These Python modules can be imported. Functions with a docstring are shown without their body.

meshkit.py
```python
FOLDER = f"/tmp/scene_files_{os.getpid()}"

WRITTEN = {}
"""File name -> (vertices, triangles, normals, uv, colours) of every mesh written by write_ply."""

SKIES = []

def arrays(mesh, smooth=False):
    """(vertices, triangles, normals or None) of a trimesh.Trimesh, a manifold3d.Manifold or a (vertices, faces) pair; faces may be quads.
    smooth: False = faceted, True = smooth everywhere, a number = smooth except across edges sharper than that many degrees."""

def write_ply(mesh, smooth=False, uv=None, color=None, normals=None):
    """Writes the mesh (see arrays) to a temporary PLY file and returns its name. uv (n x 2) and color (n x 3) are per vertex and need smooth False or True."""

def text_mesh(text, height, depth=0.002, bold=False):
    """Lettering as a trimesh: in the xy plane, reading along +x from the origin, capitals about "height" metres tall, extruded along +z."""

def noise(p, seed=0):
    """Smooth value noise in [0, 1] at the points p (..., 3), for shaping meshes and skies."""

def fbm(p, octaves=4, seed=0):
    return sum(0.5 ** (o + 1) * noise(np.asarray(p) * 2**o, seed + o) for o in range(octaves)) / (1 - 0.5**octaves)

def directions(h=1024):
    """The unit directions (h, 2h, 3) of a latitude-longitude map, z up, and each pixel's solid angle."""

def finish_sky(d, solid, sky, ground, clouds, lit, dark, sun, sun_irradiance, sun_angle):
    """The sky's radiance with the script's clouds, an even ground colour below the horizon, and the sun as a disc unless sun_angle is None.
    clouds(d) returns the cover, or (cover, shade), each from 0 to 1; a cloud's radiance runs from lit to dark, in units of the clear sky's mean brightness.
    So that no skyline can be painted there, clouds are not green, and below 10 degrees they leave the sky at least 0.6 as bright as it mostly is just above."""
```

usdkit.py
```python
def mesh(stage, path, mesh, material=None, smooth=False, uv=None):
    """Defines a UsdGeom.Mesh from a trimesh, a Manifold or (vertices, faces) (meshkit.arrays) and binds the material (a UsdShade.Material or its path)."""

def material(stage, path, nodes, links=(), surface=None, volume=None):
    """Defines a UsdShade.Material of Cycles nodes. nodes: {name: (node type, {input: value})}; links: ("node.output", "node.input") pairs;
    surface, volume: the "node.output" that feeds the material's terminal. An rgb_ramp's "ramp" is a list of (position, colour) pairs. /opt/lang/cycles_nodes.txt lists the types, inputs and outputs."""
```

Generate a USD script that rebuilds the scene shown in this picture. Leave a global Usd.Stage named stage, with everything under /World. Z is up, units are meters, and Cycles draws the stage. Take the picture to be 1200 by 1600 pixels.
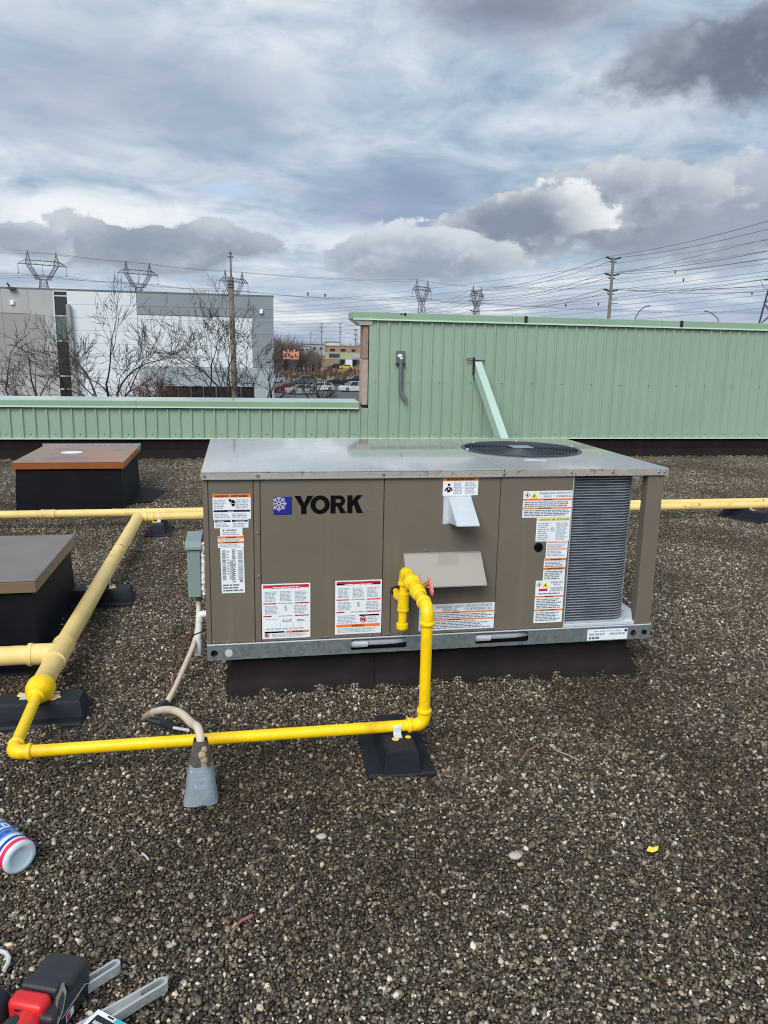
import math, random
import numpy as np, trimesh, usdkit, meshkit
import shapely
from shapely import geometry as sg, affinity
from scipy.spatial import ConvexHull
from pxr import Usd, UsdGeom, UsdLux, UsdShade, Gf, Sdf, Vt

stage = Usd.Stage.CreateInMemory()
UsdGeom.SetStageUpAxis(stage, UsdGeom.Tokens.z)
UsdGeom.SetStageMetersPerUnit(stage, 1.0)
World = UsdGeom.Xform.Define(stage, '/World')
stage.SetDefaultPrim(World.GetPrim())
UsdGeom.Scope.Define(stage, '/World/Looks')
PI = math.pi

# ------------------------------------------------------------------ camera
CAM = np.array([0.1555, -3.2516, 1.5204]); YAW, PITCH, ROLL, FL = -0.1861, 0.2079, 0.0206, 1212.4
EXPOSURE = 1.0
_f = np.array([-math.sin(YAW)*math.cos(PITCH), math.cos(YAW)*math.cos(PITCH), -math.sin(PITCH)])
_r0 = np.array([math.cos(YAW), math.sin(YAW), 0.0]); _u0 = np.cross(_r0, _f)
_r = _r0*math.cos(ROLL)+_u0*math.sin(ROLL); _u = -_r0*math.sin(ROLL)+_u0*math.cos(ROLL)
cam = UsdGeom.Camera.Define(stage, '/World/camera')
cam.AddTransformOp().Set(Gf.Matrix4d(*_r, 0, *_u, 0, *(-_f), 0, *CAM, 1))
cam.CreateHorizontalApertureAttr(36.0); cam.CreateVerticalApertureAttr(48.0)
cam.CreateFocalLengthAttr(36.0*FL/1200.0); cam.CreateExposureAttr(EXPOSURE)
cam.CreateClippingRangeAttr(Gf.Vec2f(0.05, 5000))

def ray(px, py): return _f+(px-600)/FL*_r-(py-800)/FL*_u
def at_z(px, py, z=0.0):
    d = ray(px, py); return CAM+d*(z-CAM[2])/d[2]
def at_y(px, py, y):
    d = ray(px, py); return CAM+d*(y-CAM[1])/d[1]

# ------------------------------------------------------------------ node graphs
class Ref:
    def __init__(s, n, o): s.n, s.o = n, o
class NG:
    def __init__(s): s.nodes, s.links = {}, []
    def __call__(s, kind, out, **inp):
        name = 'n%d' % len(s.nodes); vals = {}
        for k, v in inp.items():
            if isinstance(v, Ref): s.links.append((v.n+'.'+v.o, name+'.'+k))
            else: vals[k] = v
        s.nodes[name] = (kind, vals); return Ref(name, out)
    def m(s, op, a, b=0.5, c=0.0, clamp=False): return s('math', 'value', math_type=op, value1=a, value2=b, value3=c, use_clamp=clamp)
    def pos(s): return s('geometry', 'position')
    def noise(s, vec, scale, detail=3.0, rough=0.5, out='fac', dist=0.0): return s('noise_texture', out, vector=vec, scale=scale, detail=detail, roughness=rough, distortion=dist)
    def ss(s, v, a, b, lo=0.0, hi=1.0): return s('map_range', 'result', range_type='smoothstep', value=v, from_min=a, from_max=b, to_min=lo, to_max=hi, clamp=True)
    def lin(s, v, a, b, lo=0.0, hi=1.0): return s('map_range', 'result', range_type='linear', value=v, from_min=a, from_max=b, to_min=lo, to_max=hi, clamp=True)
    def mix(s, f, a, b, t='mix'): return s('mix', 'color', mix_type=t, fac=f, color1=a, color2=b)
    def build(s, name, surface, volume=None):
        return usdkit.material(stage, '/World/Looks/'+name, s.nodes, s.links, surface=surface.n+'.'+surface.o)

def srgb(r, g, b):
    return tuple(((c/255.0)/12.92 if c/255.0 <= 0.04045 else ((c/255.0+0.055)/1.055)**2.4) for c in (r, g, b))

# ------------------------------------------------------------------ sky and sun (overcast)
SUN_EL, SUN_AZ = math.radians(40), math.radians(-150)     # azimuth from +y towards +x
SKY_STRENGTH = 0.1
sundir = np.array([math.sin(SUN_AZ)*math.cos(SUN_EL), math.cos(SUN_AZ)*math.cos(SUN_EL), math.sin(SUN_EL)])

def sky_material():
    g = NG()
    d = g('vector_math', 'vector', math_type='normalize', vector1=g('texture_coordinate', 'generated'))
    sep = d
    z = g('separate_xyz', 'z', vector=sep); x = g('separate_xyz', 'x', vector=sep); y = g('separate_xyz', 'y', vector=sep)
    zc = g.m('maximum', z, 0.0)
    az = g.m('arctan2', x, y); el = g.m('arcsine', z)
    az = g.m('multiply', az, 180/PI); el = g.m('multiply', el, 180/PI)
    inv = g.m('divide', 1.0, g.m('add', zc, 0.10))
    pl = g('combine_xyz', 'vector', x=g.m('multiply', x, inv), y=g.m('multiply', y, inv), z=0.0)      # a flat cloud deck seen in perspective
    sph = g('vector_math', 'vector', math_type='multiply', vector1=d, vector2=(1.0, 1.0, 2.2))
    # deck of stratus: broad light and dark patches plus fine wisps
    n1 = g.noise(pl, 0.62, 5.0, 0.52, dist=0.35)
    n2 = g.noise(pl, 1.9, 6.0, 0.58, dist=1.0)
    n3 = g.noise(sph, 13.0, 8.0, 0.6, dist=0.6)
    n5 = g.noise(g('vector_math', 'vector', math_type='multiply', vector1=pl, vector2=(1.0, 1.0, 1.0)), 4.2, 6.0, 0.55, dist=0.5)
    n4 = g.noise(sph, 3.2, 4.0, 0.5)
    deck = g.m('add', g.m('multiply', n1, 0.42), g.m('add', g.m('multiply', n2, 0.32), g.m('add', g.m('multiply', n5, 0.15), g.m('multiply', n3, 0.23))))
    col = g('rgb_ramp', 'color', fac=g.lin(deck, 0.40, 0.70), ramp=[(0.0, srgb(128, 147, 172)), (0.25, srgb(151, 170, 191)), (0.5, srgb(177, 193, 208)), (0.75, srgb(205, 215, 224)), (1.0, srgb(240, 242, 242))])
    wob = g.m('multiply', g.m('subtract', n3, 0.5), 2.0)
    wob2 = g.m('multiply', g.m('subtract', g.noise(sph, 4.0, 3.0, 0.5), 0.5), 2.0)
    def blob(ca, ce, ra, re, w=1.0, w2=0.6):
        u = g.m('divide', g.m('subtract', az, ca), ra); v = g.m('divide', g.m('subtract', el, ce), re)
        r2 = g.m('sqrt', g.m('add', g.m('multiply', u, u), g.m('multiply', v, v)))
        return g.m('add', r2, g.m('add', g.m('multiply', wob, -w), g.m('multiply', wob2, -w2)))
    # soft broad tonal masses
    def soft(c, ca, ce, ra, re, tint, amount, w=0.55):
        k = g.ss(blob(ca, ce, ra, re, w, 0.5), 1.25, 0.25, 0.0, amount)
        return g.mix(k, c, tint)
    col = soft(col, -6.0, 15.0, 13.0, 4.6, srgb(146, 159, 180), 0.62)
    col = soft(col, 11.0, 10.3, 7.0, 2.6, srgb(132, 145, 175), 0.72)
    col = soft(col, 19.0, 21.5, 7.5, 3.4, srgb(132, 138, 158), 0.9)
    col = soft(col, -9.0, 8.2, 9.0, 1.5, srgb(238, 240, 242), 0.85)
    col = soft(col, 9.0, 7.3, 6.0, 1.1, srgb(226, 230, 235), 0.75)
    col = soft(col, 27.0, 16.0, 6.0, 3.0, srgb(224, 228, 233), 0.6)
    col = soft(col, -0.5, 10.2, 2.2, 0.5, srgb(178, 205, 236), 0.6)
    col = soft(col, 31.0, 3.0, 9.0, 0.9, srgb(128, 156, 196), 0.7)
    # cumulus heaps: ragged billowing crests, grey bellies that melt into the haze below
    sph2 = g('vector_math', 'vector', math_type='multiply', vector1=d, vector2=(1.0, 1.0, 1.6))
    warp = g('vector_math', 'vector', math_type='multiply_add', vector1=g('noise_texture', 'color', vector=sph2, scale=9.0, detail=3.0), vector2=(0.09, 0.09, 0.09), vector3=sph2)
    bil = g('voronoi_texture', 'distance', feature='f1', vector=warp, scale=24.0, detail=2.0, roughness=0.5, lacunarity=2.2)
    bil = g.m('subtract', g.lin(bil, 0.1, 0.7), 0.5)           # -0.5 on a billow's crown, +0.5 in the clefts
    big = g.m('multiply', g.m('subtract', g.noise(sph2, 11.0, 6.0, 0.55), 0.5), 2.0)
    def heap(c, ca, ce, ra, re, w, crest, belly, base, top, dens=1.0, foot=0.3, tilt=0.0, sharp=0.95):
        u = g.m('divide', g.m('subtract', az, ca), ra); v = g.m('divide', g.m('subtract', g.m('subtract', el, ce), g.m('multiply', g.m('subtract', az, ca), tilt)), re)
        r2 = g.m('sqrt', g.m('add', g.m('multiply', u, u), g.m('multiply', v, v)))
        b = g.m('add', r2, g.m('add', g.m('multiply', bil, 0.42*w), g.m('multiply', big, -1.5*w)))
        low = g.lin(g.m('add', el, g.m('multiply', big, 1.8)), base, top)
        body = g.m('multiply', g.ss(b, 1.08, g.lin(low, 0.0, 0.6, foot, sharp)), dens)
        tone = g.m('add', g.m('multiply', low, 0.62), g.m('add', g.m('multiply', bil, -0.42), g.m('add', g.m('multiply', big, 1.0), g.m('multiply', g.ss(b, 0.5, 1.0), 0.28))), clamp=True)
        return g.mix(body, c, g.mix(g.ss(tone, 0.0, 1.0), belly, crest))
    col = heap(col, 32.0, 8.3, 11.5, 4.5, 0.55, srgb(206, 212, 219), srgb(146, 156, 170), 4.5, 12.8, 0.95, 0.1, 0.0)
    col = heap(col, 25.5, 8.9, 8.8, 4.1, 0.60, srgb(212, 217, 222), srgb(134, 144, 159), 5.2, 12.8, 0.95, 0.1, 0.06)
    col = heap(col, 19.0, 8.3, 6.4, 3.2, 0.65, srgb(238, 240, 241), srgb(124, 135, 152), 5.4, 11.2, 0.95, 0.12, 0.16)
    col = heap(col, 34.0, 17.8, 9.5, 4.3, 0.85, srgb(168, 176, 187), srgb(104, 113, 128), 13.5, 22.5, 0.96, 0.25, 0.12, 0.6)
    col = heap(col, 18.5, 21.5, 8.0, 2.6, 0.90, srgb(176, 183, 193), srgb(128, 136, 151), 18.5, 24.0, 0.75, 0.1, 0.0, 0.4)
    col = heap(col, -4.5, 6.2, 9.5, 2.3, 0.65, srgb(188, 196, 205), srgb(134, 145, 160), 4.0, 8.6, 0.94, 0.1)
    col = heap(col, 12.5, 6.0, 8.0, 2.4, 0.60, srgb(208, 215, 221), srgb(140, 152, 168), 3.8, 8.2, 0.92, 0.1)
    col = heap(col, -14.0, 6.2, 3.6, 1.4, 0.60, srgb(196, 203, 211), srgb(140, 151, 166), 4.5, 7.6, 0.85, 0.1)
    # low broken cloud in the last degrees above the skyline
    low = g.noise(g('vector_math', 'vector', math_type='multiply', vector1=d, vector2=(1.0, 1.0, 5.0)), 9.0, 6.0, 0.55)
    lowc = g('rgb_ramp', 'color', fac=g.lin(low, 0.36, 0.66), ramp=[(0, srgb(150, 166, 192)), (0.6, srgb(180, 192, 208)), (1, srgb(226, 230, 234))])
    col = g.mix(g.ss(el, 5.4, 2.6, 0.0, 0.85), col, lowc)
    lit = g.mix(1.0, col, (1.1*2.0**-EXPOSURE/SKY_STRENGTH,)*3, 'multiply')
    clear = g('sky_texture', 'color', sky_type='single_scattering', sun_disc=False, sun_elevation=SUN_EL, sun_rotation=SUN_AZ)
    cover = 0.97
    out = g.mix(cover, clear, lit)
    out = g.mix(g.ss(z, -0.03, 0.0), (0.9, 0.85, 0.8), out)
    return g.build('sky_look', g('background_shader', 'background', color=out, strength=SKY_STRENGTH))

dome = UsdLux.DomeLight.Define(stage, '/World/sky')
dome.CreateIntensityAttr(1.0)
UsdShade.MaterialBindingAPI.Apply(dome.GetPrim()).Bind(sky_material())
dome.GetPrim().SetCustomDataByKey('kind', 'structure')
sun = UsdLux.DistantLight.Define(stage, '/World/sun')
sun.CreateIntensityAttr(0.4); sun.CreateAngleAttr(35.0); sun.CreateNormalizeAttr(True); sun.CreateColorAttr(Gf.Vec3f(1.0, 0.975, 0.94))
_z = sundir; _x = np.cross([0, 0, 1.0], _z); _x /= np.linalg.norm(_x); _y = np.cross(_z, _x)
sun.AddTransformOp().Set(Gf.Matrix4d(*_x, 0, *_y, 0, *_z, 0, 0, 0, 30, 1))

# ------------------------------------------------------------------ materials
def paint(name, rgb, rough=0.5, metal=0.0, var=0.12, vscale=3.0, bump=0.0, bscale=120.0, wear=None, spec=0.5, coat=0.0, streak=None, rvar=0.0, stretch=(1, 1, 1), objrand=0.0, bdetail=3.0):
    g = NG(); p = g.pos()
    q = p if stretch == (1, 1, 1) else g('vector_math', 'vector', math_type='multiply', vector1=p, vector2=stretch)
    n = g.noise(q, vscale, 5.0, 0.6)
    c = g.mix(g.lin(n, 0.28, 0.72), tuple(v*(1-var) for v in rgb), tuple(min(1, v*(1+var)) for v in rgb))
    if objrand:
        rnd = g('object_info', 'random')
        c = g.mix(1.0, c, g('combine_xyz', 'vector', x=g.lin(rnd, 0, 1, 1-objrand, 1+objrand), y=g.lin(rnd, 0, 1, 1-objrand, 1+objrand), z=g.lin(rnd, 0, 1, 1-objrand, 1+objrand)), 'multiply')
    r = rough
    if wear:
        for (wc, ws, lo, hi, wr) in wear:
            k = g.ss(g.noise(p, ws, 6.0, 0.65), lo, hi)
            c = g.mix(k, c, wc)
            r = g.m('add', g.m('multiply', k, wr-rough if not isinstance(r, Ref) else 0.0), r) if not isinstance(r, Ref) else r
    if streak:
        sc, amt, st = streak
        k = g.ss(g.noise(g('vector_math', 'vector', math_type='multiply', vector1=p, vector2=st), 1.0, 5.0, 0.6), 0.5, 0.78, 0.0, amt)
        c = g.mix(k, c, sc)
    if rvar and not isinstance(r, Ref):
        r = g.lin(g.noise(p, vscale*2.3, 4.0, 0.6), 0.3, 0.7, rough-rvar, rough+rvar)
    kw = dict(base_color=c, roughness=r, metallic=metal, specular_ior_level=spec, coat_weight=coat)
    if bump:
        kw['normal'] = g('bump', 'normal', height=g.noise(p, bscale, bdetail, 0.6), strength=bump, distance=0.01)
    return g.build(name, g('principled_bsdf', 'BSDF', **kw))

def flat(name, rgb, rough=0.5, metal=0.0, spec=0.5):
    g = NG(); return g.build(name, g('principled_bsdf', 'BSDF', base_color=rgb, roughness=rough, metallic=metal, specular_ior_level=spec))

M = {}
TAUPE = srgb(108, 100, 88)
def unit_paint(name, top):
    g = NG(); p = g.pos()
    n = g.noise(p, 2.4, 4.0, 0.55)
    T_ = srgb(158, 154, 147) if top else TAUPE  # lid taupe lifted above the panels: overhead light and sky sheen painted in
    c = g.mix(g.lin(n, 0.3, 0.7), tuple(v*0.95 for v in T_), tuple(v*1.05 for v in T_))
    if top:      # dried rain layer paled to paint in sky reflection; droplets
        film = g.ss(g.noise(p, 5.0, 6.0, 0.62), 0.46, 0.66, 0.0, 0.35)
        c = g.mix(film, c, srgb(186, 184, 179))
        c = g.mix(g.m('multiply', g.ss(g.noise(p, 38.0, 5.0, 0.7), 0.52, 0.70), g.ss(g.noise(p, 2.6, 4.0, 0.6), 0.44, 0.6)), c, srgb(112, 107, 98))
        r = g.lin(g.noise(p, 6.0, 5.0, 0.6), 0.35, 0.65, 0.07, 0.22)
        v = g('voronoi_texture', 'distance', vector=p, scale=60.0, feature='f1', randomness=1.0)
        drops = g.m('multiply', g.ss(v, 0.36, 0.10), g.ss(g.noise(p, 3.0, 4.0, 0.6), 0.44, 0.56))
        h = g.m('add', drops, g.m('multiply', g.noise(p, 3.0, 2.0, 0.5), 0.25))
        nrm = g('bump', 'normal', height=h, strength=0.55, distance=0.002)
    else:
        r = g.lin(g.noise(p, 7.0, 4.0, 0.6), 0.3, 0.7, 0.30, 0.42)
        nrm = g('bump', 'normal', height=g.noise(p, 3.2, 2.0, 0.5), strength=0.16, distance=0.03)
        st_ = g.ss(g.noise(g('vector_math', 'vector', math_type='multiply', vector1=p, vector2=(16.0, 16.0, 0.9)), 1.0, 5.0, 0.6), 0.52, 0.8, 0.0, 0.22)
        c = g.mix(st_, c, srgb(134, 127, 116))
    return g.build(name, g('principled_bsdf', 'BSDF', base_color=c, roughness=r, normal=nrm, specular_ior_level=0.9 if top else 0.5, coat_weight=1.0 if top else 0.0, coat_roughness=0.04, coat_ior=1.6))
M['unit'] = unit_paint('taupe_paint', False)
M['unit_top'] = unit_paint('taupe_paint_wet_sky_sheen', True)
M['hood'] = paint('taupe_hood_sky_sheen', srgb(156, 150, 141), 0.10, var=0.03, spec=0.8, coat=0.7)  # unit taupe lightened, with the reflected sky put into its base colour
M['galv'] = paint('galvanised_steel', srgb(168, 178, 182), 0.42, 0.85, 0.14, 22.0, bump=0.05, bscale=60, rvar=0.1)
M['galv_bright'] = paint('bright_galvanised_sheet', srgb(206, 214, 220), 0.36, 0.3, 0.08, 16.0, rvar=0.08)
M['steel'] = paint('bolt_steel', srgb(190, 188, 182), 0.3, 0.9, 0.1, 80)
M['dark'] = flat('dark_inside', (0.012, 0.012, 0.013), 0.7)
M['coilfin'] = paint('condenser_fins', srgb(62, 70, 81), 0.5, 0.3, 0.15, 14, bump=0.3, bscale=260)
M['coiltube'] = paint('condenser_tubes', srgb(178, 184, 192), 0.4, 0.4, 0.35, 9)
M['fanwire'] = paint('fan_guard_wire', srgb(52, 58, 66), 0.4, 0.2, 0.1, 20)
M['fanblade'] = paint('fan_blade', srgb(60, 66, 74), 0.45, 0.3, 0.1, 10)
M['white'] = paint('sticker_white', srgb(226, 232, 236), 0.35, var=0.03, vscale=8)
M['orange'] = flat('print_orange', srgb(232, 122, 52), 0.4)
M['red'] = flat('print_red', srgb(196, 44, 66), 0.4)
M['yellowp'] = flat('print_yellow', srgb(226, 216, 60), 0.4)
M['black'] = flat('print_black', srgb(8, 8, 12), 0.65, 0.0, 0.1)
M['navy'] = flat('print_dark_navy', srgb(28, 34, 58), 0.4)
M['grey'] = flat('print_grey', srgb(158, 168, 184), 0.4)
M['greyd'] = flat('print_dark_grey', srgb(104, 114, 132), 0.4)
M['blue'] = flat('print_blue', srgb(26, 34, 128), 0.4)
M['bluedot'] = flat('print_blue_dot', srgb(22, 60, 160), 0.4)
M['flake'] = flat('print_flake', srgb(172, 170, 180), 0.4)
M['yellow'] = paint('yellow_gas_paint', srgb(250, 206, 8), 0.36, var=0.09, vscale=14, bump=0.16, bscale=70, rvar=0.08, wear=[(srgb(214, 166, 8), 7.0, 0.52, 0.74, 0.5), (srgb(176, 134, 20), 34.0, 0.64, 0.76, 0.6)])
M['pale'] = paint('faded_yellow_paint', srgb(232, 202, 128), 0.55, var=0.1, vscale=6, bump=0.08, bscale=80, wear=[(srgb(146, 90, 44), 9.0, 0.62, 0.72, 0.8), (srgb(206, 178, 106), 4.0, 0.5, 0.75, 0.6)])
M['pink'] = flat('valve_handle_pink', srgb(226, 120, 118), 0.45)
M['brass'] = paint('brass', srgb(170, 130, 60), 0.35, 0.8)
M['rubber'] = paint('block_rubber', srgb(30, 34, 42), 0.55, spec=0.25, var=0.25, vscale=14, bump=0.35, bscale=160, wear=[(srgb(96, 102, 108), 18.0, 0.66, 0.8, 0.8)])
M['foam'] = paint('yellow_paint_drips', srgb(226, 196, 92), 0.6, var=0.15, vscale=50)
M['membrane'] = paint('black_membrane', srgb(14, 17, 24), 0.6, spec=0.15, var=0.3, vscale=6, bump=0.2, bscale=50, wear=[(srgb(34, 40, 50), 5.0, 0.62, 0.85, 0.7)])
M['bitumen'] = paint('brown_base_flashing', srgb(33, 27, 26), 0.8, spec=0.1, var=0.25, vscale=4, bump=0.25, bscale=60, streak=(srgb(48, 40, 38), 0.5, (3, 3, 0.6)))
M['curb'] = paint('brown_curb_flashing', srgb(33, 28, 27), 0.7, spec=0.15, var=0.2, vscale=5, bump=0.2, bscale=70, streak=(srgb(52, 46, 44), 0.4, (6, 6, 1.0)))
M['green'] = paint('green_cladding', srgb(143, 165, 145), 0.42, var=0.045, vscale=1.4, streak=(srgb(122, 148, 126), 0.4, (7, 7, 0.35)), rvar=0.06)
M['greencap'] = paint('green_cap_flashing', srgb(136, 163, 139), 0.2, coat=0.6, var=0.05, vscale=2.0, streak=(srgb(150, 178, 150), 0.4, (2, 2, 2)), rvar=0.06)
M['greenlight'] = paint('green_drip_edge', srgb(190, 220, 192), 0.3, var=0.04)
M['mint'] = paint('mint_brace_paint', srgb(172, 198, 184), 0.25, var=0.05, vscale=3)
M['soffit'] = paint('cream_soffit', srgb(196, 194, 186), 0.6, var=0.06)
M['block'] = paint('brown_split_block', srgb(150, 124, 112), 0.9, var=0.16, vscale=18, bump=0.6, bscale=120)
M['block2'] = paint('tan_split_block', srgb(176, 156, 142), 0.9, var=0.14, vscale=18, bump=0.6, bscale=120)
M['conduitgrey'] = paint('grey_conduit', srgb(96, 103, 105), 0.45, 0.1, 0.12, 12)
M['rustlid'] = paint('orange_brown_lid', srgb(138, 84, 46), 0.22, var=0.15, vscale=1.8, rvar=0.08, wear=[(srgb(112, 92, 82), 2.2, 0.46, 0.66, 0.32)])
M['rustedge'] = paint('orange_brown_edge', srgb(140, 80, 42), 0.3, var=0.12, vscale=4)
M['taupelid'] = paint('brown_grey_lid', srgb(112, 100, 95), 0.36, var=0.06, vscale=2.5, rvar=0.06)
M['lidedge'] = paint('tan_lid_edge', srgb(116, 98, 76), 0.4, var=0.08)
M['boxgrey'] = paint('grey_switch_box', srgb(132, 150, 152), 0.38, 0.1, 0.05, 5)
M['caulk'] = paint('white_caulk', srgb(220, 222, 220), 0.6, var=0.06, vscale=60, bump=0.3, bscale=90)
M['pvc'] = paint('white_plastic_pipe', srgb(216, 216, 214), 0.35, var=0.05, vscale=10)
M['flex'] = paint('flexible_conduit', srgb(202, 187, 166), 0.55, var=0.14, vscale=12)
M['redwire'] = flat('red_wire', srgb(112, 62, 54), 0.6)
M['blackwire'] = flat('black_wire', srgb(24, 24, 26), 0.5)
M['tape'] = paint('black_tape', srgb(36, 40, 48), 0.4, var=0.2, vscale=30)
M['boot'] = paint('grey_blue_boot', srgb(138, 152, 160), 0.4, 0.05, 0.18, 14, bump=0.6, bscale=26, wear=[(srgb(184, 194, 198), 15.0, 0.55, 0.68, 0.5), (srgb(98, 108, 114), 24.0, 0.6, 0.74, 0.5)])
M['boottop'] = paint('brown_grey_sealant', srgb(86, 80, 76), 0.5, var=0.3, vscale=40, bump=0.5, bscale=70)
M['sealant'] = paint('tan_sealant', srgb(160, 148, 122), 0.5, var=0.25, vscale=60, bump=0.5, bscale=90)
M['toolred'] = paint('tool_red', srgb(206, 38, 40), 0.36, var=0.06, vscale=20)
M['toolblack'] = paint('tool_black', srgb(40, 42, 46), 0.5, var=0.15, vscale=30, bump=0.1, bscale=200, wear=[(srgb(92, 92, 88), 40.0, 0.68, 0.8, 0.7)])
M['toolpanel'] = flat('tool_panel_black', srgb(22, 24, 28), 0.3)
M['latch'] = paint('tool_latch_olive', srgb(92, 96, 86), 0.5, var=0.15, vscale=40)
M['alu'] = paint('cast_aluminium', srgb(204, 206, 206), 0.26, 0.6, 0.1, 30, bump=0.15, bscale=160)
M['aludark'] = paint('cast_aluminium_web', srgb(150, 152, 150), 0.5, 0.3, 0.15, 40)
M['wirewhite'] = paint('pale_metal_rod', srgb(212, 214, 214), 0.35, 0.3, 0.05, 20)
M['bagblack'] = paint('black_fabric', srgb(22, 25, 34), 0.7, var=0.2, vscale=20, bump=0.3, bscale=150)
M['teal'] = flat('print_teal', srgb(58, 168, 178), 0.35)
M['plasticw'] = paint('translucent_white_plastic', srgb(196, 212, 224), 0.32, var=0.07, vscale=18)
M['bottleblue'] = paint('bottle_label_blue', srgb(70, 122, 190), 0.3, var=0.4, vscale=22)
M['bottledeep'] = flat('bottle_deep_blue', srgb(30, 60, 140), 0.3)
M['bottlered'] = flat('bottle_red', srgb(220, 44, 84), 0.3)
M['leaf'] = paint('yellow_leaf', srgb(216, 196, 60), 0.6, var=0.15, vscale=60)
M['twig'] = paint('brown_twig', srgb(140, 96, 82), 0.7, var=0.2, vscale=60)
M['stone'] = paint('pale_stone', srgb(172, 164, 152), 0.6, var=0.15, vscale=40)
# far scene
M['bldwhite'] = paint('white_metal_panel', srgb(206, 213, 217), 0.5, var=0.02, vscale=0.4, objrand=0.02)
M['bldgrey'] = paint('grey_metal_panel', srgb(126, 136, 142), 0.5, var=0.03, vscale=0.4, objrand=0.03)
M['bldlight'] = paint('light_grey_metal_panel', srgb(152, 162, 168), 0.5, var=0.03, vscale=0.4, objrand=0.03)
M['precast'] = paint('precast_concrete', srgb(164, 166, 165), 0.85, var=0.05, vscale=1.2, streak=(srgb(140, 138, 132), 0.35, (0.8, 0.8, 0.15)))
M['precastd'] = paint('precast_concrete_dark', srgb(144, 145, 142), 0.85, var=0.05, vscale=1.2, streak=(srgb(126, 124, 118), 0.35, (0.8, 0.8, 0.15)))
M['glass'] = paint('dark_glazing', srgb(24, 28, 30), 0.08, var=0.1, vscale=1.0, spec=0.8)
M['glassg'] = paint('green_glazing', srgb(78, 108, 102), 0.1, var=0.25, vscale=0.6, spec=0.8)
M['frame'] = flat('pale_frame', srgb(196, 198, 198), 0.5)
M['wood'] = paint('weathered_wood_pole', srgb(122, 112, 98), 0.85, var=0.2, vscale=3.0, stretch=(6, 6, 0.6), bump=0.3, bscale=30)
M['lattice'] = paint('lattice_steel', srgb(92, 98, 106), 0.6, 0.2, 0.1, 0.5)
M['cable'] = flat('cable_grey', srgb(118, 127, 140), 0.6)
M['insul'] = flat('insulator_grey', srgb(58, 62, 70), 0.4)
M['conc'] = paint('concrete_pole', srgb(118, 114, 106), 0.8, var=0.15, vscale=1.0)
M['bark'] = paint('dark_bark', srgb(52, 47, 45), 0.85, var=0.25, vscale=6)
M['twigs'] = paint('fine_twigs', srgb(62, 56, 54), 0.85, var=0.2, vscale=2)
M['shrubtwig'] = paint('shrub_twigs', srgb(92, 72, 64), 0.85, var=0.25, vscale=1)
M['farwood'] = paint('far_wood', srgb(96, 86, 84), 0.9, var=0.25, vscale=0.15)
M['asphalt'] = paint('asphalt', srgb(84, 84, 86), 0.85, var=0.2, vscale=0.15)
M['grass'] = paint('dead_grass', srgb(126, 96, 58), 0.95, var=0.3, vscale=0.08, wear=[(srgb(112, 110, 62), 0.03, 0.5, 0.62, 0.95)])
M['line'] = flat('road_paint_white', srgb(205, 205, 200), 0.7)

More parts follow.
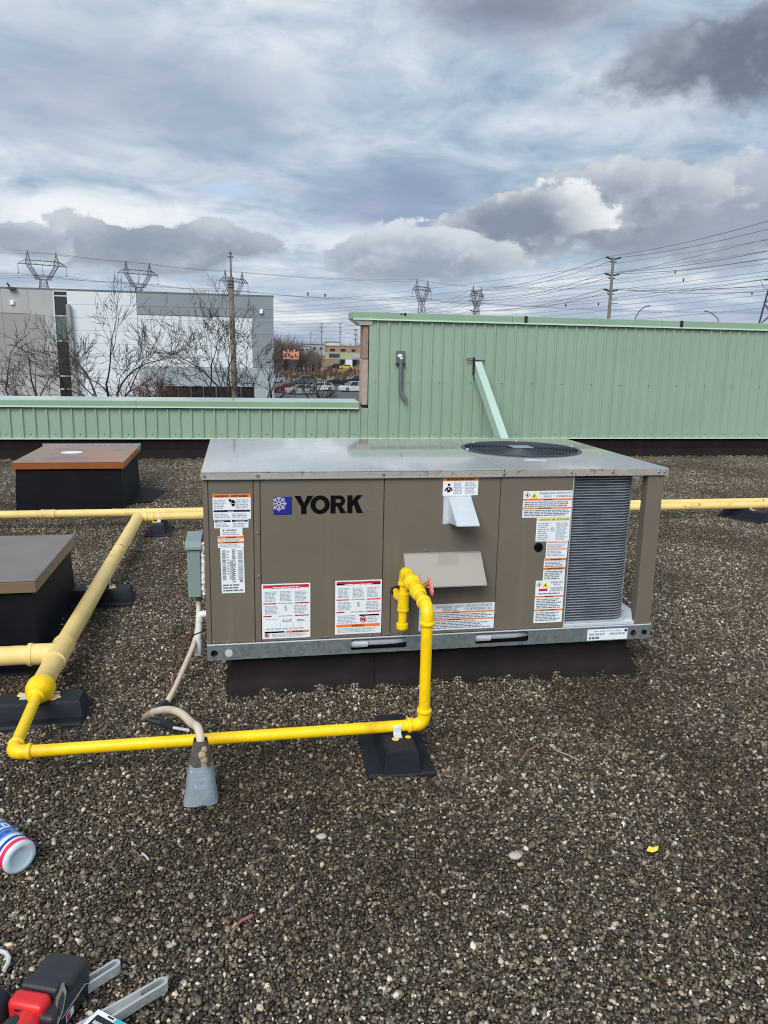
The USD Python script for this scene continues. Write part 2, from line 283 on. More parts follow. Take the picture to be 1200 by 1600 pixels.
# ------------------------------------------------------------------ mesh helpers
class MB:
    def __init__(s): s.v, s.f, s.n = [], [], 0
    def add(s, v, f):
        v = np.asarray(v, float); f = np.asarray(f, int)
        if f.shape[1] == 4: f = np.vstack([f[:, [0, 1, 2]], f[:, [0, 2, 3]]])
        s.v.append(v); s.f.append(f+s.n); s.n += len(v); return s
    def mesh(s, tm):
        return s.add(tm.vertices, tm.faces)
    def box(s, x0, x1, y0, y1, z0, z1):
        v = np.array([(x, y, z) for z in (z0, z1) for y in (y0, y1) for x in (x0, x1)])
        return s.add(v, [(0, 2, 3, 1), (4, 5, 7, 6), (0, 1, 5, 4), (2, 6, 7, 3), (0, 4, 6, 2), (1, 3, 7, 5)])
    def cbox(s, x0, x1, y0, y1, z0, z1, c=0.002):
        P = []
        for sx, X in ((1, x0), (-1, x1)):
            for sy, Y in ((1, y0), (-1, y1)):
                for sz, Z in ((1, z0), (-1, z1)):
                    P += [(X+sx*c, Y+sy*c, Z), (X+sx*c, Y, Z+sz*c), (X, Y+sy*c, Z+sz*c)]
        return s.hull(P)
    def hull(s, P):
        P = np.asarray(P, float); h = ConvexHull(P); f = h.simplices.copy()
        c = P.mean(0)
        nrm = np.cross(P[f[:, 1]]-P[f[:, 0]], P[f[:, 2]]-P[f[:, 0]])
        flip = (nrm*(P[f[:, 0]]-c)).sum(1) < 0
        f[flip] = f[flip][:, ::-1]
        return s.add(P, f)
    def quad(s, a, b, c, d): return s.add([a, b, c, d], [(0, 1, 2, 3)])
    def cyl(s, p0, p1, r0, r1=None, n=16, caps=True):
        r1 = r0 if r1 is None else r1
        p0, p1 = np.asarray(p0, float), np.asarray(p1, float); d = p1-p0; d /= np.linalg.norm(d)
        a = np.cross(d, (0, 0, 1.0) if abs(d[2]) < 0.9 else (1.0, 0, 0)); a /= np.linalg.norm(a); b = np.cross(d, a)
        t = np.arange(n)*2*PI/n; ring = np.cos(t)[:, None]*a+np.sin(t)[:, None]*b
        v = np.vstack([p0+ring*r0, p1+ring*r1]); i = np.arange(n); j = (i+1) % n
        s.add(v, np.stack([i, j, j+n, i+n], 1))
        if caps:
            s.add(np.vstack([p0+ring*r0, p0]), np.stack([j, i, np.full(n, n)], 1)); s.add(np.vstack([p1+ring*r1, p1]), np.stack([i, j, np.full(n, n)], 1))
        return s
    def tube(s, pts, r, n=10, caps=True):
        P = np.asarray(pts, float); m = len(P); R = np.full(m, r, float) if np.ndim(r) == 0 else np.asarray(r, float)
        T = np.gradient(P, axis=0); T /= np.linalg.norm(T, axis=1)[:, None]+1e-12
        a = np.cross(T[0], (0, 0, 1.0) if abs(T[0][2]) < 0.9 else (1.0, 0, 0)); a /= np.linalg.norm(a)
        t = np.arange(n)*2*PI/n; V = []
        for k in range(m):
            a = a-T[k]*(a@T[k]); a /= np.linalg.norm(a); b = np.cross(T[k], a)
            V.append(P[k]+R[k]*(np.cos(t)[:, None]*a+np.sin(t)[:, None]*b))
        i = np.arange(n); j = (i+1) % n
        F = np.vstack([np.stack([k*n+i, k*n+j, (k+1)*n+j, (k+1)*n+i], 1) for k in range(m-1)])
        s.add(np.vstack(V), F)
        if caps:
            s.add(np.vstack([V[0], P[0]]), np.stack([j, i, np.full(n, n)], 1)); s.add(np.vstack([V[-1], P[-1]]), np.stack([i, j, np.full(n, n)], 1))
        return s
    def bar(s, p0, p1, w, h=None):
        h = h or w; p0, p1 = np.asarray(p0, float), np.asarray(p1, float); d = p1-p0; L = np.linalg.norm(d); d = d/L
        a = np.cross(d, (0, 0, 1.0) if abs(d[2]) < 0.95 else (0, 1.0, 0)); a /= np.linalg.norm(a); b = np.cross(a, d)
        v = np.array([p+sa*a*w/2+sb*b*h/2 for p in (p0, p1) for sb in (-1, 1) for sa in (-1, 1)])
        return s.add(v, [(0, 2, 3, 1), (4, 5, 7, 6), (0, 1, 5, 4), (2, 6, 7, 3), (0, 4, 6, 2), (1, 3, 7, 5)])
    def poly(s, shape, depth, place):
        """extruded polygon; place maps (u, v, w) rows to world points"""
        for gm in getattr(shape, 'geoms', [shape]):
            if gm.is_empty or gm.area <= 0: continue
            m = trimesh.creation.extrude_polygon(gm, depth, engine='earcut')
            s.add(place(np.array(m.vertices)), m.faces)
        return s
    def lathe(s, prof, origin=(0, 0, 0), n=24, axis=None):
        prof = np.asarray(prof, float); t = np.arange(n)*2*PI/n
        V = np.stack([np.outer(prof[:, 0], np.cos(t)), np.outer(prof[:, 0], np.sin(t)), np.repeat(prof[:, 1:2], n, 1)], -1).reshape(-1, 3)
        if axis is not None:
            d = np.asarray(axis, float); d = d/np.linalg.norm(d); a = np.cross(d, (0, 0, 1.0) if abs(d[2]) < 0.9 else (1.0, 0, 0)); a /= np.linalg.norm(a); b = np.cross(d, a)
            V = V[:, :1]*a+V[:, 1:2]*b+V[:, 2:]*d
        i = np.arange(n); j = (i+1) % n
        F = np.vstack([np.stack([k*n+i, k*n+j, (k+1)*n+j, (k+1)*n+i], 1) for k in range(len(prof)-1)])
        return s.add(V+np.asarray(origin, float), F)
    def sphere(s, c, r, sub=2, scale=(1, 1, 1)):
        m = trimesh.creation.icosphere(sub, r); return s.add(m.vertices*np.asarray(scale)+np.asarray(c), m.faces)
    def xf(s, mat):
        mat = np.asarray(mat, float)
        s.v = [v@mat[:3, :3].T+mat[:3, 3] for v in s.v]; return s
    def arr(s): return np.vstack(s.v), np.vstack(s.f)

used = {}
def numbered(path):
    k = used.get(path, -1)+1; used[path] = k
    return path if k == 0 else '%s_%03d' % (path, k)
def thing(name, label, cat, loc=(0, 0, 0), rotz=0.0, group=None):
    x = UsdGeom.Xform.Define(stage, numbered('/World/'+name))
    if any(loc): x.AddTranslateOp().Set(Gf.Vec3d(*map(float, loc)))
    if rotz: x.AddRotateZOp().Set(math.degrees(rotz))
    p = x.GetPrim(); tag(p, label, cat, group); return p
def tag(p, label=None, cat=None, group=None, kind=None):
    for k, v in (('label', label), ('category', cat), ('group', group), ('kind', kind)):
        if v: p.SetCustomDataByKey(k, v)
    return p
def part(parent, name, mb, mat, smooth=35, label=None, kind=None):
    path = numbered((str(parent.GetPath()) if parent is not None else '/World')+'/'+name)
    m = usdkit.mesh(stage, path, mb.arr() if isinstance(mb, MB) else mb, M[mat] if isinstance(mat, str) else mat, smooth=smooth)
    return tag(m.GetPrim(), label, None, None, kind)
def solo(name, mb, mat, label, cat, group=None, smooth=35):
    return tag(part(None, name, mb, mat, smooth), label, cat, group)
def struct(name, mb, mat, smooth=False, parent=None):
    return tag(part(parent, name, mb, mat, smooth), kind='structure' if parent is None else None)
def rotm(a, axis, c=(0, 0, 0)): return trimesh.transformations.rotation_matrix(a, axis, c)
def front(y): return lambda V: np.stack([V[:, 0], y-V[:, 2], V[:, 1]], 1)     # polygon (x, z), extruded towards the viewer from y

# ------------------------------------------------------------------ terrain, roof
GZ = -5.6
mb = MB(); mb.quad((-3000, -60, GZ), (3000, -60, GZ), (3000, 4000, GZ), (-3000, 4000, GZ)); struct('ground', mb, 'grass')
mb = MB(); mb.quad((-60, 14, GZ+.02), (75, 14, GZ+.02), (60, 172, GZ+.02), (-60, 172, GZ+.02)); struct('parking_lot', mb, 'asphalt')
mb = MB(); mb.quad((-200, 246, GZ+.03), (400, 318, GZ+.03), (400, 344, GZ+.03), (-200, 266, GZ+.03)); struct('road', mb, 'asphalt')
g = NG(); p = g.pos()
v = g('voronoi_texture', 'color', vector=p, scale=75.0); vb = g('rgb_to_bw', 'val', color=v)
c = g('rgb_ramp', 'color', fac=vb, ramp=[(0, (0.010, 0.009, 0.008)), (0.55, (0.03, 0.026, 0.022)), (0.85, (0.09, 0.08, 0.07)), (1, (0.3, 0.28, 0.25))])
M['roofbase'] = g.build('roof_flood_coat', g('principled_bsdf', 'BSDF', base_color=c, roughness=0.7, normal=g('bump', 'normal', height=g('voronoi_texture', 'distance', vector=p, scale=75.0), strength=0.8, distance=0.01, invert=True)))
mb = MB(); mb.box(-14, 22, -12, 7.9, -0.4, -0.006); roof = struct('roof', mb, 'roofbase')
mb = MB(); mb.box(-13.8, 21.8, -11.8, 7.85, GZ-.1, -0.402); struct('building_below', mb, 'block2')

# ------------------------------------------------------------------ gravel: four patches of loose pebbles laid out over the roof
def gravel_material():
    g = NG(); p = g.pos()
    rr = g('attribute', 'fac', attribute='tone')
    tone = g('rgb_ramp', 'color', fac=rr, ramp=[(0, srgb(44, 38, 31)), (0.2, srgb(60, 52, 43)), (0.45, srgb(80, 71, 58)), (0.68, srgb(102, 91, 76)), (0.83, srgb(126, 115, 98)), (0.92, srgb(160, 149, 132)), (0.975, srgb(196, 187, 172)), (1.0, srgb(222, 215, 202))])
    hue = g('rgb_ramp', 'color', fac=g.m('fraction', g.m('multiply', rr, 37.7)), ramp=[(0, (1.0, 1.0, 1.0)), (0.3, (1.06, 0.99, 0.89)), (0.5, (0.95, 0.99, 1.04)), (0.7, (1.09, 0.96, 0.86)), (0.85, (0.98, 1.02, 0.9)), (1, (1, 1, 1))])
    c = g.mix(1.0, tone, hue, 'multiply')
    # dirt and damp lying in broad patches over the stones
    patch = g.ss(g.noise(p, 0.85, 6.0, 0.6, dist=0.6), 0.42, 0.62)
    c = g.mix(g.m('multiply', patch, 0.75), c, g.mix(1.0, c, srgb(172, 158, 140), 'multiply'))
    fine = g.noise(p, 120.0, 3.0, 0.6)
    c = g.mix(1.0, c, g('combine_xyz', 'vector', x=g.lin(fine, 0.3, 0.7, 0.72, 1.2), y=g.lin(fine, 0.3, 0.7, 0.72, 1.18), z=g.lin(fine, 0.3, 0.7, 0.72, 1.15)), 'multiply')
    r = g.lin(g.noise(p, 0.9, 3.0, 0.5), 0.35, 0.65, 0.38, 0.62)
    return g.build('gravel_stones', g('principled_bsdf', 'BSDF', base_color=c, roughness=r, normal=g('bump', 'normal', height=fine, strength=0.25, distance=0.004)))
M['gravel'] = gravel_material()
TILE = 0.6
def gravel_patch(seed, W=TILE, H=TILE):
    rs = np.random.RandomState(seed)
    ico = trimesh.creation.icosphere(1, 1.0); bv, bf = np.array(ico.vertices), np.array(ico.faces)
    small = trimesh.creation.icosahedron(); sv, sf = np.array(small.vertices), np.array(small.faces)
    V, F, T, N = [], [], [], 0
    drift = H < W
    nx, ny = int(W*119), int(H*119*(1.6 if drift else 1))
    gx, gy = np.meshgrid(np.arange(nx), np.arange(ny)); P = np.stack([gx.ravel(), gy.ravel()], 1)+rs.uniform(0.05, 0.95, (nx*ny, 2))
    P = P/[nx, ny]*[W, H]-[W/2, H/2]
    hump = (lambda x, y: max(0, 1-abs(y)/(H/2))*(0.012+0.012*math.sin(x*13.1)*math.sin(x*37.7+1))) if drift else (lambda x, y: 0.0)
    for (x, y) in P:
        r = np.clip(rs.lognormal(math.log(0.0047), 0.27), 0.0028, 0.0094)
        big = r > 0.0068
        v0, f0 = (bv, bf) if big else (sv, sf)
        w = v0*(1+0.16*rs.standard_normal((len(v0), 1)).clip(-1.5, 1.5))*np.array([1.25, 0.95, 0.68])*r
        q = rs.standard_normal(4); q[1:3] *= 0.35; q /= np.linalg.norm(q); a, b, cc, d = q[0], q[1], q[2], q[3]
        Rm = np.array([[1-2*(cc*cc+d*d), 2*(b*cc-d*a), 2*(b*d+cc*a)], [2*(b*cc+d*a), 1-2*(b*b+d*d), 2*(cc*d-b*a)], [2*(b*d-cc*a), 2*(cc*d+b*a), 1-2*(b*b+cc*cc)]])
        V.append(w@Rm.T+np.array([x, y, rs.uniform(-0.006, 0.0035)+0.2*(r-0.0047)+hump(x, y)])); F.append(f0+N); N += len(v0); T.append(np.full(len(v0), rs.rand()))
    return np.vstack(V), np.vstack(F), np.concatenate(T)
def lay_gravel():
    pi = UsdGeom.PointInstancer.Define(stage, '/World/gravel')
    tag(pi.GetPrim(), 'dark brown and grey pea gravel spread loose over the whole flat roof', 'gravel', kind='stuff')
    targets = []
    for k in range(4):
        pv, pf, ptone = gravel_patch(11+k)
        pm = usdkit.mesh(stage, '/World/gravel/patch' + ('' if k == 0 else '_%03d' % k), (pv, pf), M['gravel'], smooth=True)
        UsdGeom.PrimvarsAPI(pm).CreatePrimvar('tone', Sdf.ValueTypeNames.FloatArray, 'vertex').Set(Vt.FloatArray.FromNumpy(ptone.astype(np.float32)))
        targets.append(Sdf.Path('/World/gravel/patch' + ('' if k == 0 else '_%03d' % k)))
    rs = np.random.RandomState(77); pv, pf, ptone = gravel_patch(31, 0.6, 0.10)
    dm = usdkit.mesh(stage, '/World/gravel/drift', (pv, pf), M['gravel'], smooth=True)
    UsdGeom.PrimvarsAPI(dm).CreatePrimvar('tone', Sdf.ValueTypeNames.FloatArray, 'vertex').Set(Vt.FloatArray.FromNumpy(ptone.astype(np.float32)))
    targets.append(Sdf.Path('/World/gravel/drift'))
    pi.CreatePrototypesRel().SetTargets(targets)
    rs = np.random.RandomState(5); pos, idx, ori = [], [], []
    y = -2.9
    while y < 7.6:
        d = y+3.25
        xl, xr = 0.155-0.335*max(d, 0.6)-1.6, 0.155+0.80*max(d, 0.6)+1.6
        x = xl
        while x < xr:
            pos.append((x, y, 0.0)); idx.append(rs.randint(4)); a = rs.randint(4)*PI/2
            ori.append(Gf.Quath(math.cos(a/2), 0, 0, math.sin(a/2))); x += TILE
        y += TILE
    def run(x0, y0, x1, y1, lift=0.0):
        L_ = math.hypot(x1-x0, y1-y0); k_ = max(1, int(round(L_/0.52))); a = math.atan2(y1-y0, x1-x0)
        for q in range(k_):
            t = (q+0.5)/k_; aa = a+rs.uniform(-.03, .03)+(PI if rs.rand() < .5 else 0)
            pos.append((x0+(x1-x0)*t, y0+(y1-y0)*t, lift+rs.uniform(-.006, .002))); idx.append(4); ori.append(Gf.Quath(math.cos(aa/2), 0, 0, math.sin(aa/2)))
    run(.08, .018, 2.03, .018); run(2.03, .0, 2.03, 1.1); run(.06, .02, .06, 1.1); run(-3.4, 7.41, 9, 7.41); run(-1.86, 4.10, -.93, 4.12); run(.585, -.775, .845, -.775, -.004); run(-.86, -.215, -.5, -.215, -.004)
    pi.CreatePositionsAttr(Vt.Vec3fArray.FromNumpy(np.array(pos, np.float32))); pi.CreateProtoIndicesAttr(idx); pi.CreateOrientationsAttr(ori)
lay_gravel()

# ------------------------------------------------------------------ green metal-clad walls
WY = 7.5          # outer face of the cladding
def sheet(x0, x1, z0, z1, y=WY):
    """one trapezoid-ribbed sheet: flat pans with a raised rib every 152 mm"""
    prof = []; x = x0
    while x < x1-1e-6:
        e = min(x+0.152, x1)
        for dx, dy in ((0.0, 0), (0.098, 0), (0.105, -0.021), (0.129, -0.021), (0.136, 0)):
            if x+dx <= e: prof.append((x+dx, dy))
        x = e
    prof.append((x1, 0)); prof = np.array(prof)
    n = len(prof); mb = MB()
    F = np.stack([prof[:, 0], y+prof[:, 1]], 1); B = F+np.array([0, 0.0012])
    v = np.vstack([np.c_[F, np.full(n, z0)], np.c_[F, np.full(n, z1)]])
    i = np.arange(n-1)
    mb.add(v, np.stack([i, i+1, i+1+n, i+n], 1))
    return mb
def clad_wall(name, label, x0, x1, z0, z1, capz, group=None):
    w = thing(name, label, 'wall', group=group)
    x = x0; k = 0
    while x < x1-0.01:
        e = min(x+0.912, x1); part(w, 'cladding_sheet', sheet(x, e-0.001, z0, z1, WY+(0.0015 if k % 2 else 0)), 'green', smooth=False); x = e; k += 1
    mb = MB(); mb.box(x0, x1, WY-0.026, WY+0.004, z0-0.014, z0-0.001); part(w, 'drip_trim', mb, 'greenlight', smooth=False)
    mb = MB(); x = x0+0.06
    while x < x1: mb.cyl((x, WY, z0+0.05), (x, WY-0.006, z0+0.05), 0.008, n=8); x += 0.304
    part(w, 'screw_row', mb, 'conduitgrey')
    if capz > 1:
        mb = MB(); x = x0+.10
        while x < x1: mb.cyl((x, WY-.016, 1.06), (x, WY-.023, 1.06), .009, n=8); x += 0.456
        part(w, 'screw_row', mb, 'conduitgrey')
    return w
# tall wall
tall = clad_wall('metal_clad_wall', 'tall pale green ribbed metal wall behind the air conditioner', 1.925, 14.0, 0.284, 1.90, 2.0)
mb = MB(); mb.box(1.93, 14.0, WY+0.03, WY+0.30, 0.284, 1.9); part(tall, 'core', mb, 'block2')
xs = [1.69, 3.95, 6.25, 8.6, 11.0, 14.0]
for k in range(5):
    a, b = xs[k]+(0.002 if k else 0), xs[k+1]-0.002
    mb = MB(); mb.cbox(a, b, WY-0.045, WY+0.42, 1.905, 2.0, 0.006); part(tall, 'cap_flashing', mb, 'greencap')
    mb = MB(); mb.box(a, b, WY-0.052, WY-0.0455, 1.893, 1.911); part(tall, 'cap_hem', mb, 'greenlight')
for px in (822, 1066):
    q = at_y(px, 498, WY-.05); mb = MB(); mb.box(q[0]-0.022, q[0]+0.022, WY-0.056, WY-0.03, 1.912, 2.003); part(tall, 'joint_sealant', mb, 'dark', smooth=False)
q = at_y(633, 491, WY-.05); mb = MB(); mb.sphere(q, 0.02, 1, (1, .4, 1)); mb.sphere(q+np.array([-.05, 0, 0]), 0.012, 1, (1, .4, 1)); part(tall, 'sealant_blob', mb, 'dark')
mb = MB(); mb.hull([(1.70, WY-.04, 1.904), (1.96, WY-.04, 1.904), (1.96, WY-.01, 1.825), (1.80, WY-.01, 1.825), (1.70, WY+.40, 1.904), (1.96, WY+.40, 1.904), (1.96, WY+.36, 1.825), (1.80, WY+.36, 1.825)]); part(tall, 'soffit', mb, 'soffit')
mb = MB(); mb.box(-14, 22, WY+0.02, WY+0.3, -0.006, 0.29); mb.hull([(-14, WY+0.02, 0.12), (22, WY+0.02, 0.12), (-14, WY-0.09, 0.0), (22, WY-0.09, 0.0), (-14, WY+.05, 0), (22, WY+.05, 0)])
solo('base_flashing', mb, 'bitumen', 'dark brown base flashing along the foot of the green walls', 'flashing', smooth=False)
# end pier of two split-face blocks
pier = thing('masonry_pier', 'brown split-face masonry pier closing the left end of the tall green wall', 'pier')
mb = MB(); mb.cbox(1.845, 1.918, WY+.02, WY+.30, 1.372, 1.822, .006); part(pier, 'block', mb, 'block')
mb = MB(); mb.cbox(1.840, 1.918, WY+.015, WY+.30, 0.74, 1.362, .006); part(pier, 'block', mb, 'block2', label='paler lower block')
mb = MB(); mb.box(1.86, 1.915, WY+.03, WY+.29, 0.70, 0.739); mb.box(1.86, 1.915, WY+.03, WY+.29, 1.3625, 1.3715); part(pier, 'joint', mb, 'dark')
# low parapet
low = clad_wall('low_parapet', 'low pale green ribbed metal parapet left of the tall wall', -12.0, 1.922, 0.284, 0.70, 0.8)
mb = MB(); mb.box(-12, 1.86, WY+0.03, WY+0.36, 0.284, 0.69); part(low, 'core', mb, 'block2')
xs = [-12, -6.0, -3.2, at_y(213, 626, WY)[0], 1.79]
for k in range(4):
    a, b = xs[k]+.002, xs[k+1]-.002
    mb = MB(); mb.hull([(a, WY-.05, .70), (b, WY-.05, .70), (a, WY-.05, .775), (b, WY-.05, .775), (a, WY-.044, .783), (b, WY-.044, .783), (a, WY+.42, .80), (b, WY+.42, .80), (a, WY+.42, .70), (b, WY+.42, .70)]); part(low, 'cap_flashing', mb, 'greencap')
    mb = MB(); mb.box(a, b, WY-.057, WY-.0505, .689, .706); part(low, 'cap_hem', mb, 'greenlight')
# conduit stub on the wall
cs = thing('wall_conduit', 'grey electrical conduit stub bolted to the tall green wall', 'conduit')
mb = MB(); mb.cbox(2.30, 2.42, WY-.045, WY-.02, 1.32, 1.49, .004); part(cs, 'plate', mb, 'conduitgrey')
mb = MB(); mb.sphere((2.352, WY-.05, 1.42), .035, 2, (1, .5, .8)); mb.sphere((2.372, WY-.05, 1.38), .028, 2, (.8, .5, 1)); part(cs, 'sealant', mb, 'caulk')
mb = MB(); mb.cbox(2.295, 2.43, WY-.06, WY-.02, 1.295, 1.318, .004); part(cs, 'clamp', mb, 'dark')
mb = MB(); mb.tube([(2.365, WY-.06, 1.38), (2.365, WY-.06, 1.0), (2.368, WY-.06, .95), (2.385, WY-.068, .90), (2.425, WY-.09, .825)], .030, 14, False); mb.tube([(2.425, WY-.09, .825), (2.424, WY-.0895, .827)], .023, 14); part(cs, 'pipe', mb, 'conduitgrey')
# diagonal brace
br = thing('wall_brace', 'pale mint steel brace leaning from the roof up to the green wall', 'brace')
a, b = np.array([3.47, WY-.02, 1.30]), np.array([3.47, 5.75, 0.045])
d = (b-a)/np.linalg.norm(b-a); up = np.cross(d, (1, 0, 0)); up = up if up[2] > 0 else -up
P = [q+sx*np.array([.052, 0, 0])+su*up*.075 for q in (a, b) for sx in (-1, 1) for su in (-1, 1)]
mb = MB(); mb.hull(P); part(br, 'beam', mb, 'mint', smooth=False)
mb = MB(); mb.cbox(3.38, 3.56, 5.58, 5.92, 0.0, .03, .004); part(br, 'foot_plate', mb, 'mint')
mb = MB(); mb.cbox(3.405, 3.413, WY-.10, WY-.018, 1.18, 1.42, .002); mb.cyl((3.42, WY-.05, 1.405), (3.30, WY-.05, 1.405), .004, n=6); mb.cyl((3.3, WY-.05, 1.385), (3.58, WY-.05, 1.375), .008, n=6); part(br, 'bracket', mb, 'dark')

# ------------------------------------------------------------------ roof curb and air conditioner
CH = 0.1755
cu = thing('roof_curb', 'dark brown flashed roof curb carrying the air conditioner', 'roof curb')
mb = MB(); mb.box(0.115, 1.975, 0.07, 1.10, -0.01, CH-0.001); part(cu, 'curb_wall', mb, 'curb', smooth=False)
def membrane_sheet(x0, x1, fl0, fl1, seed):
    """hanging flashing sheet: upright, then kicked out over the cant; slightly wrinkled, its foot uneven"""
    nx = int((x1-x0)/.025); prof = [(.056, CH-.002), (.055, .14), (.053, .10), (.050, .07), (.040, .045), (.020, .020), (-.012, .006), (-.03, -.006)]
    V = []
    for (y, z) in prof:
        k = 1-z/CH
        for i in range(nx+1):
            t = i/nx; x = x0+(x1-x0)*t-(fl0*(1-t)**8-fl1*t**8)*max(0, k)**1.5
            n_ = meshkit.noise(np.array([[x*9+seed, z*14, seed*3.1]]))[0]-.5; n2_ = meshkit.noise(np.array([[x*24, z*22+seed, 5.0]]))[0]-.5
            V.append((x, y-(.018*n_+.006*n2_)*min(1, k*1.6+.12)-.006, z+(.010*n_ if z < .03 else 0)))
    i = np.arange(nx); F = np.vstack([np.stack([r_*(nx+1)+i+nx+1, r_*(nx+1)+i+nx+2, r_*(nx+1)+i+1, r_*(nx+1)+i], 1) for r_ in range(len(prof)-1)])
    m = MB(); m.add(V, F); return m
part(cu, 'flashing_sheet', membrane_sheet(.105, .745, .03, 0, 1.0), 'curb', smooth=60); part(cu, 'flashing_sheet', membrane_sheet(.7475, 1.985, 0, .07, 2.0), 'curb', smooth=60)
mb = MB(); mb.hull([(.115, .06, .06), (.115, 1.1, .06), (.07, .03, 0), (.07, 1.12, 0), (.115, .06, 0), (.115, 1.1, 0)]); mb.hull([(1.975, .06, .06), (1.975, 1.1, .06), (2.03, .03, 0), (2.03, 1.12, 0), (1.975, .06, 0), (1.975, 1.1, 0)]); part(cu, 'cant', mb, 'curb', smooth=False)

ac = thing('rooftop_air_conditioner', 'taupe packaged rooftop air conditioner on the dark curb', 'air conditioner')
L, D, ZT = 2.09, 1.16, 1.0072
# base rail with fork slots and lifting holes
def rrect(x0, x1, z0, z1, r): return sg.box(x0+r, z0+r, x1-r, z1-r).buffer(r, quad_segs=6)
plate = sg.box(0.0, CH, 2.086, 0.246)
slots = [(0.628, 0.884), (1.209, 1.466)]
for x0, x1 in slots: plate = plate.difference(rrect(x0, x1, 0.190, 0.2415, 0.012))
for x in (0.030, 1.998, 2.054): plate = plate.difference(sg.Point(x, 0.207).buffer(0.0155, quad_segs=8))
rail = MB(); rail.poly(plate, 0.003, front(-0.001)); rail.box(0, 2.086, .001, .055, .2462, .2490)
rail.box(0, 2.086, 0.0, .035, CH, CH+.003); rail.box(0.0, .003, 0, D, CH, .246); rail.box(2.083, 2.086, 0, D, CH, .246); rail.box(0, 2.086, D-.003, D, CH, .246)
br_ = part(ac, 'base_rail', rail, 'galv', smooth=False)
mb = MB(); mb.cbox(-.001, 2.087, -.0062, .001, .2440, .2494, .0012); part(br_, 'rail_lip', mb, 'galv_bright')
for x0, x1 in slots:
    mb = MB(); mb.box(x0-.02, x1+.02, .06, .07, CH, .245); mb.box(x0-.02, x1+.02, .004, .07, .243, .2455); part(br_, 'slot_backing', mb, 'dark', smooth=False)
    mb = MB(); mb.tube([(x0-.015, .030, .212), (x0+.075, .030, .212), (x0+.08, .030, .212)], .021, 14); mb.tube([(x0+.08, .034, .214), (x1-.06, .036, .214), (x1+.015, .052, .214)], .017, 14); part(br_, 'fork_channel', mb, 'galv_bright')
mb = MB(); mb.cyl((.092, -.0015, .207), (.092, -.0065, .207), .0165, n=20); mb.box(.078, .106, -.0075, -.006, .2065, .2085); part(br_, 'hole_plug', mb, 'galv_bright')
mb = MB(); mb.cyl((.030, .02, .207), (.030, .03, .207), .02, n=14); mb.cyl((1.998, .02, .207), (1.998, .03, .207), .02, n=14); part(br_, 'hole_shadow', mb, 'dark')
# body behind the panels
mb = MB(); mb.box(0.006, 1.63, 0.010, D-.01, .25, .985); part(ac, 'cabinet', mb, 'dark', smooth=False)
ZB, ZP = 0.2505, 0.981
def panel(name, x0, x1, lab=None, y=0.0, th=0.012, z0=ZB, z1=ZP):
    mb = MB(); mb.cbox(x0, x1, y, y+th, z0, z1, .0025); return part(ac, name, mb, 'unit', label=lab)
panel('corner_trim', 0.0, 0.0205); mb = MB(); mb.cbox(-.001, .005, .0125, D, ZB, ZP, .001); part(ac, 'side_panel', mb, 'unit')
panel('service_panel', .0225, .206); panel('panel_post', .2085, .2345); fp = panel('filter_panel', .237, .766); cp = panel('control_panel', .769, 1.2945); pp = panel('compressor_panel', 1.297, 1.6375)
mb = MB(); mb.cbox(.808, .898, -.0035, 0.0, .262, .474, .001); part(cp, 'gas_entry_plate', mb, 'unit')
mb = MB(); mb.box(.804, .808, -.0012, 0.0, .262, .478); mb.box(.804, .898, -.0012, 0, .474, .478); part(cp, 'entry_gap', mb, 'dark', smooth=False)
mb = MB(); mb.cyl((.835, -.0036, .46), (.835, -.006, .46), .028, n=20); part(cp, 'entry_hole', mb, 'dark')
# back and right posts
mb = MB(); mb.cbox(2.004, 2.082, 0, .004, .2495, ZP, .001); mb.cbox(2.004, 2.008, .0042, .05, .2495, ZP, .001); mb.cbox(2.078, 2.082, .0042, .075, .2495, ZP, .001); part(ac, 'corner_post', mb, 'unit')
mb = MB(); mb.cbox(2.02, 2.082, D-.004, D, .2495, ZP, .001); mb.cbox(2.078, 2.082, D-.075, D-.0045, .2495, ZP, .001); part(ac, 'corner_post', mb, 'unit')
mb = MB(); mb.cbox(1.30, 1.70, D-.012, D, .25, ZP, .001); part(ac, 'rear_panel', mb, 'unit')
# condenser coil: flat tubes running round the corner over dark fins
path = [(1.642, .040)]+[(1.90+.075*math.sin(t), .040+.075-.075*math.cos(t)) for t in np.linspace(0, PI/2, 9)]+[(1.975, .40), (1.975, .80), (1.975, 1.09)]
path = np.array(path)
def wrap(z0, z1, off, th):
    T = np.gradient(path, axis=0); T /= np.linalg.norm(T, axis=1)[:, None]; Nn = np.stack([T[:, 1], -T[:, 0]], 1)
    a, b = path+Nn*off, path+Nn*(off-th); n = len(path)
    V = np.vstack([np.c_[a, np.full(n, z0)], np.c_[a, np.full(n, z1)], np.c_[b, np.full(n, z1)], np.c_[b, np.full(n, z0)]])
    i = np.arange(n-1); F = []
    for k in range(4): F.append(np.stack([k*n+i, k*n+i+1, ((k+1) % 4)*n+i+1, ((k+1) % 4)*n+i], 1))
    F = np.vstack(F+[np.array([[0, n, 2*n, 3*n], [n-1, 4*n-1, 3*n-1, 2*n-1]])]); return V, F
coil = MB(); coil.add(*wrap(.268, .974, 0.0, .03)); co = part(ac, 'condenser_coil', coil, 'coilfin', smooth=False)
tubes = MB(); nt = 55
rs = np.random.RandomState(3)
for k in range(nt):
    z = .276+(.968-.276)*k/(nt-1); tubes.add(*wrap(z-.0012, z+.0012, .0045+rs.uniform(-.0009, .0009), .006))
part(co, 'coil_tubes', tubes, 'coiltube', smooth=False, kind='stuff')
mb = MB(); mb.cbox(1.640, 1.648, .012, .05, .262, .976, .001); part(co, 'coil_edge', mb, 'galv_bright')
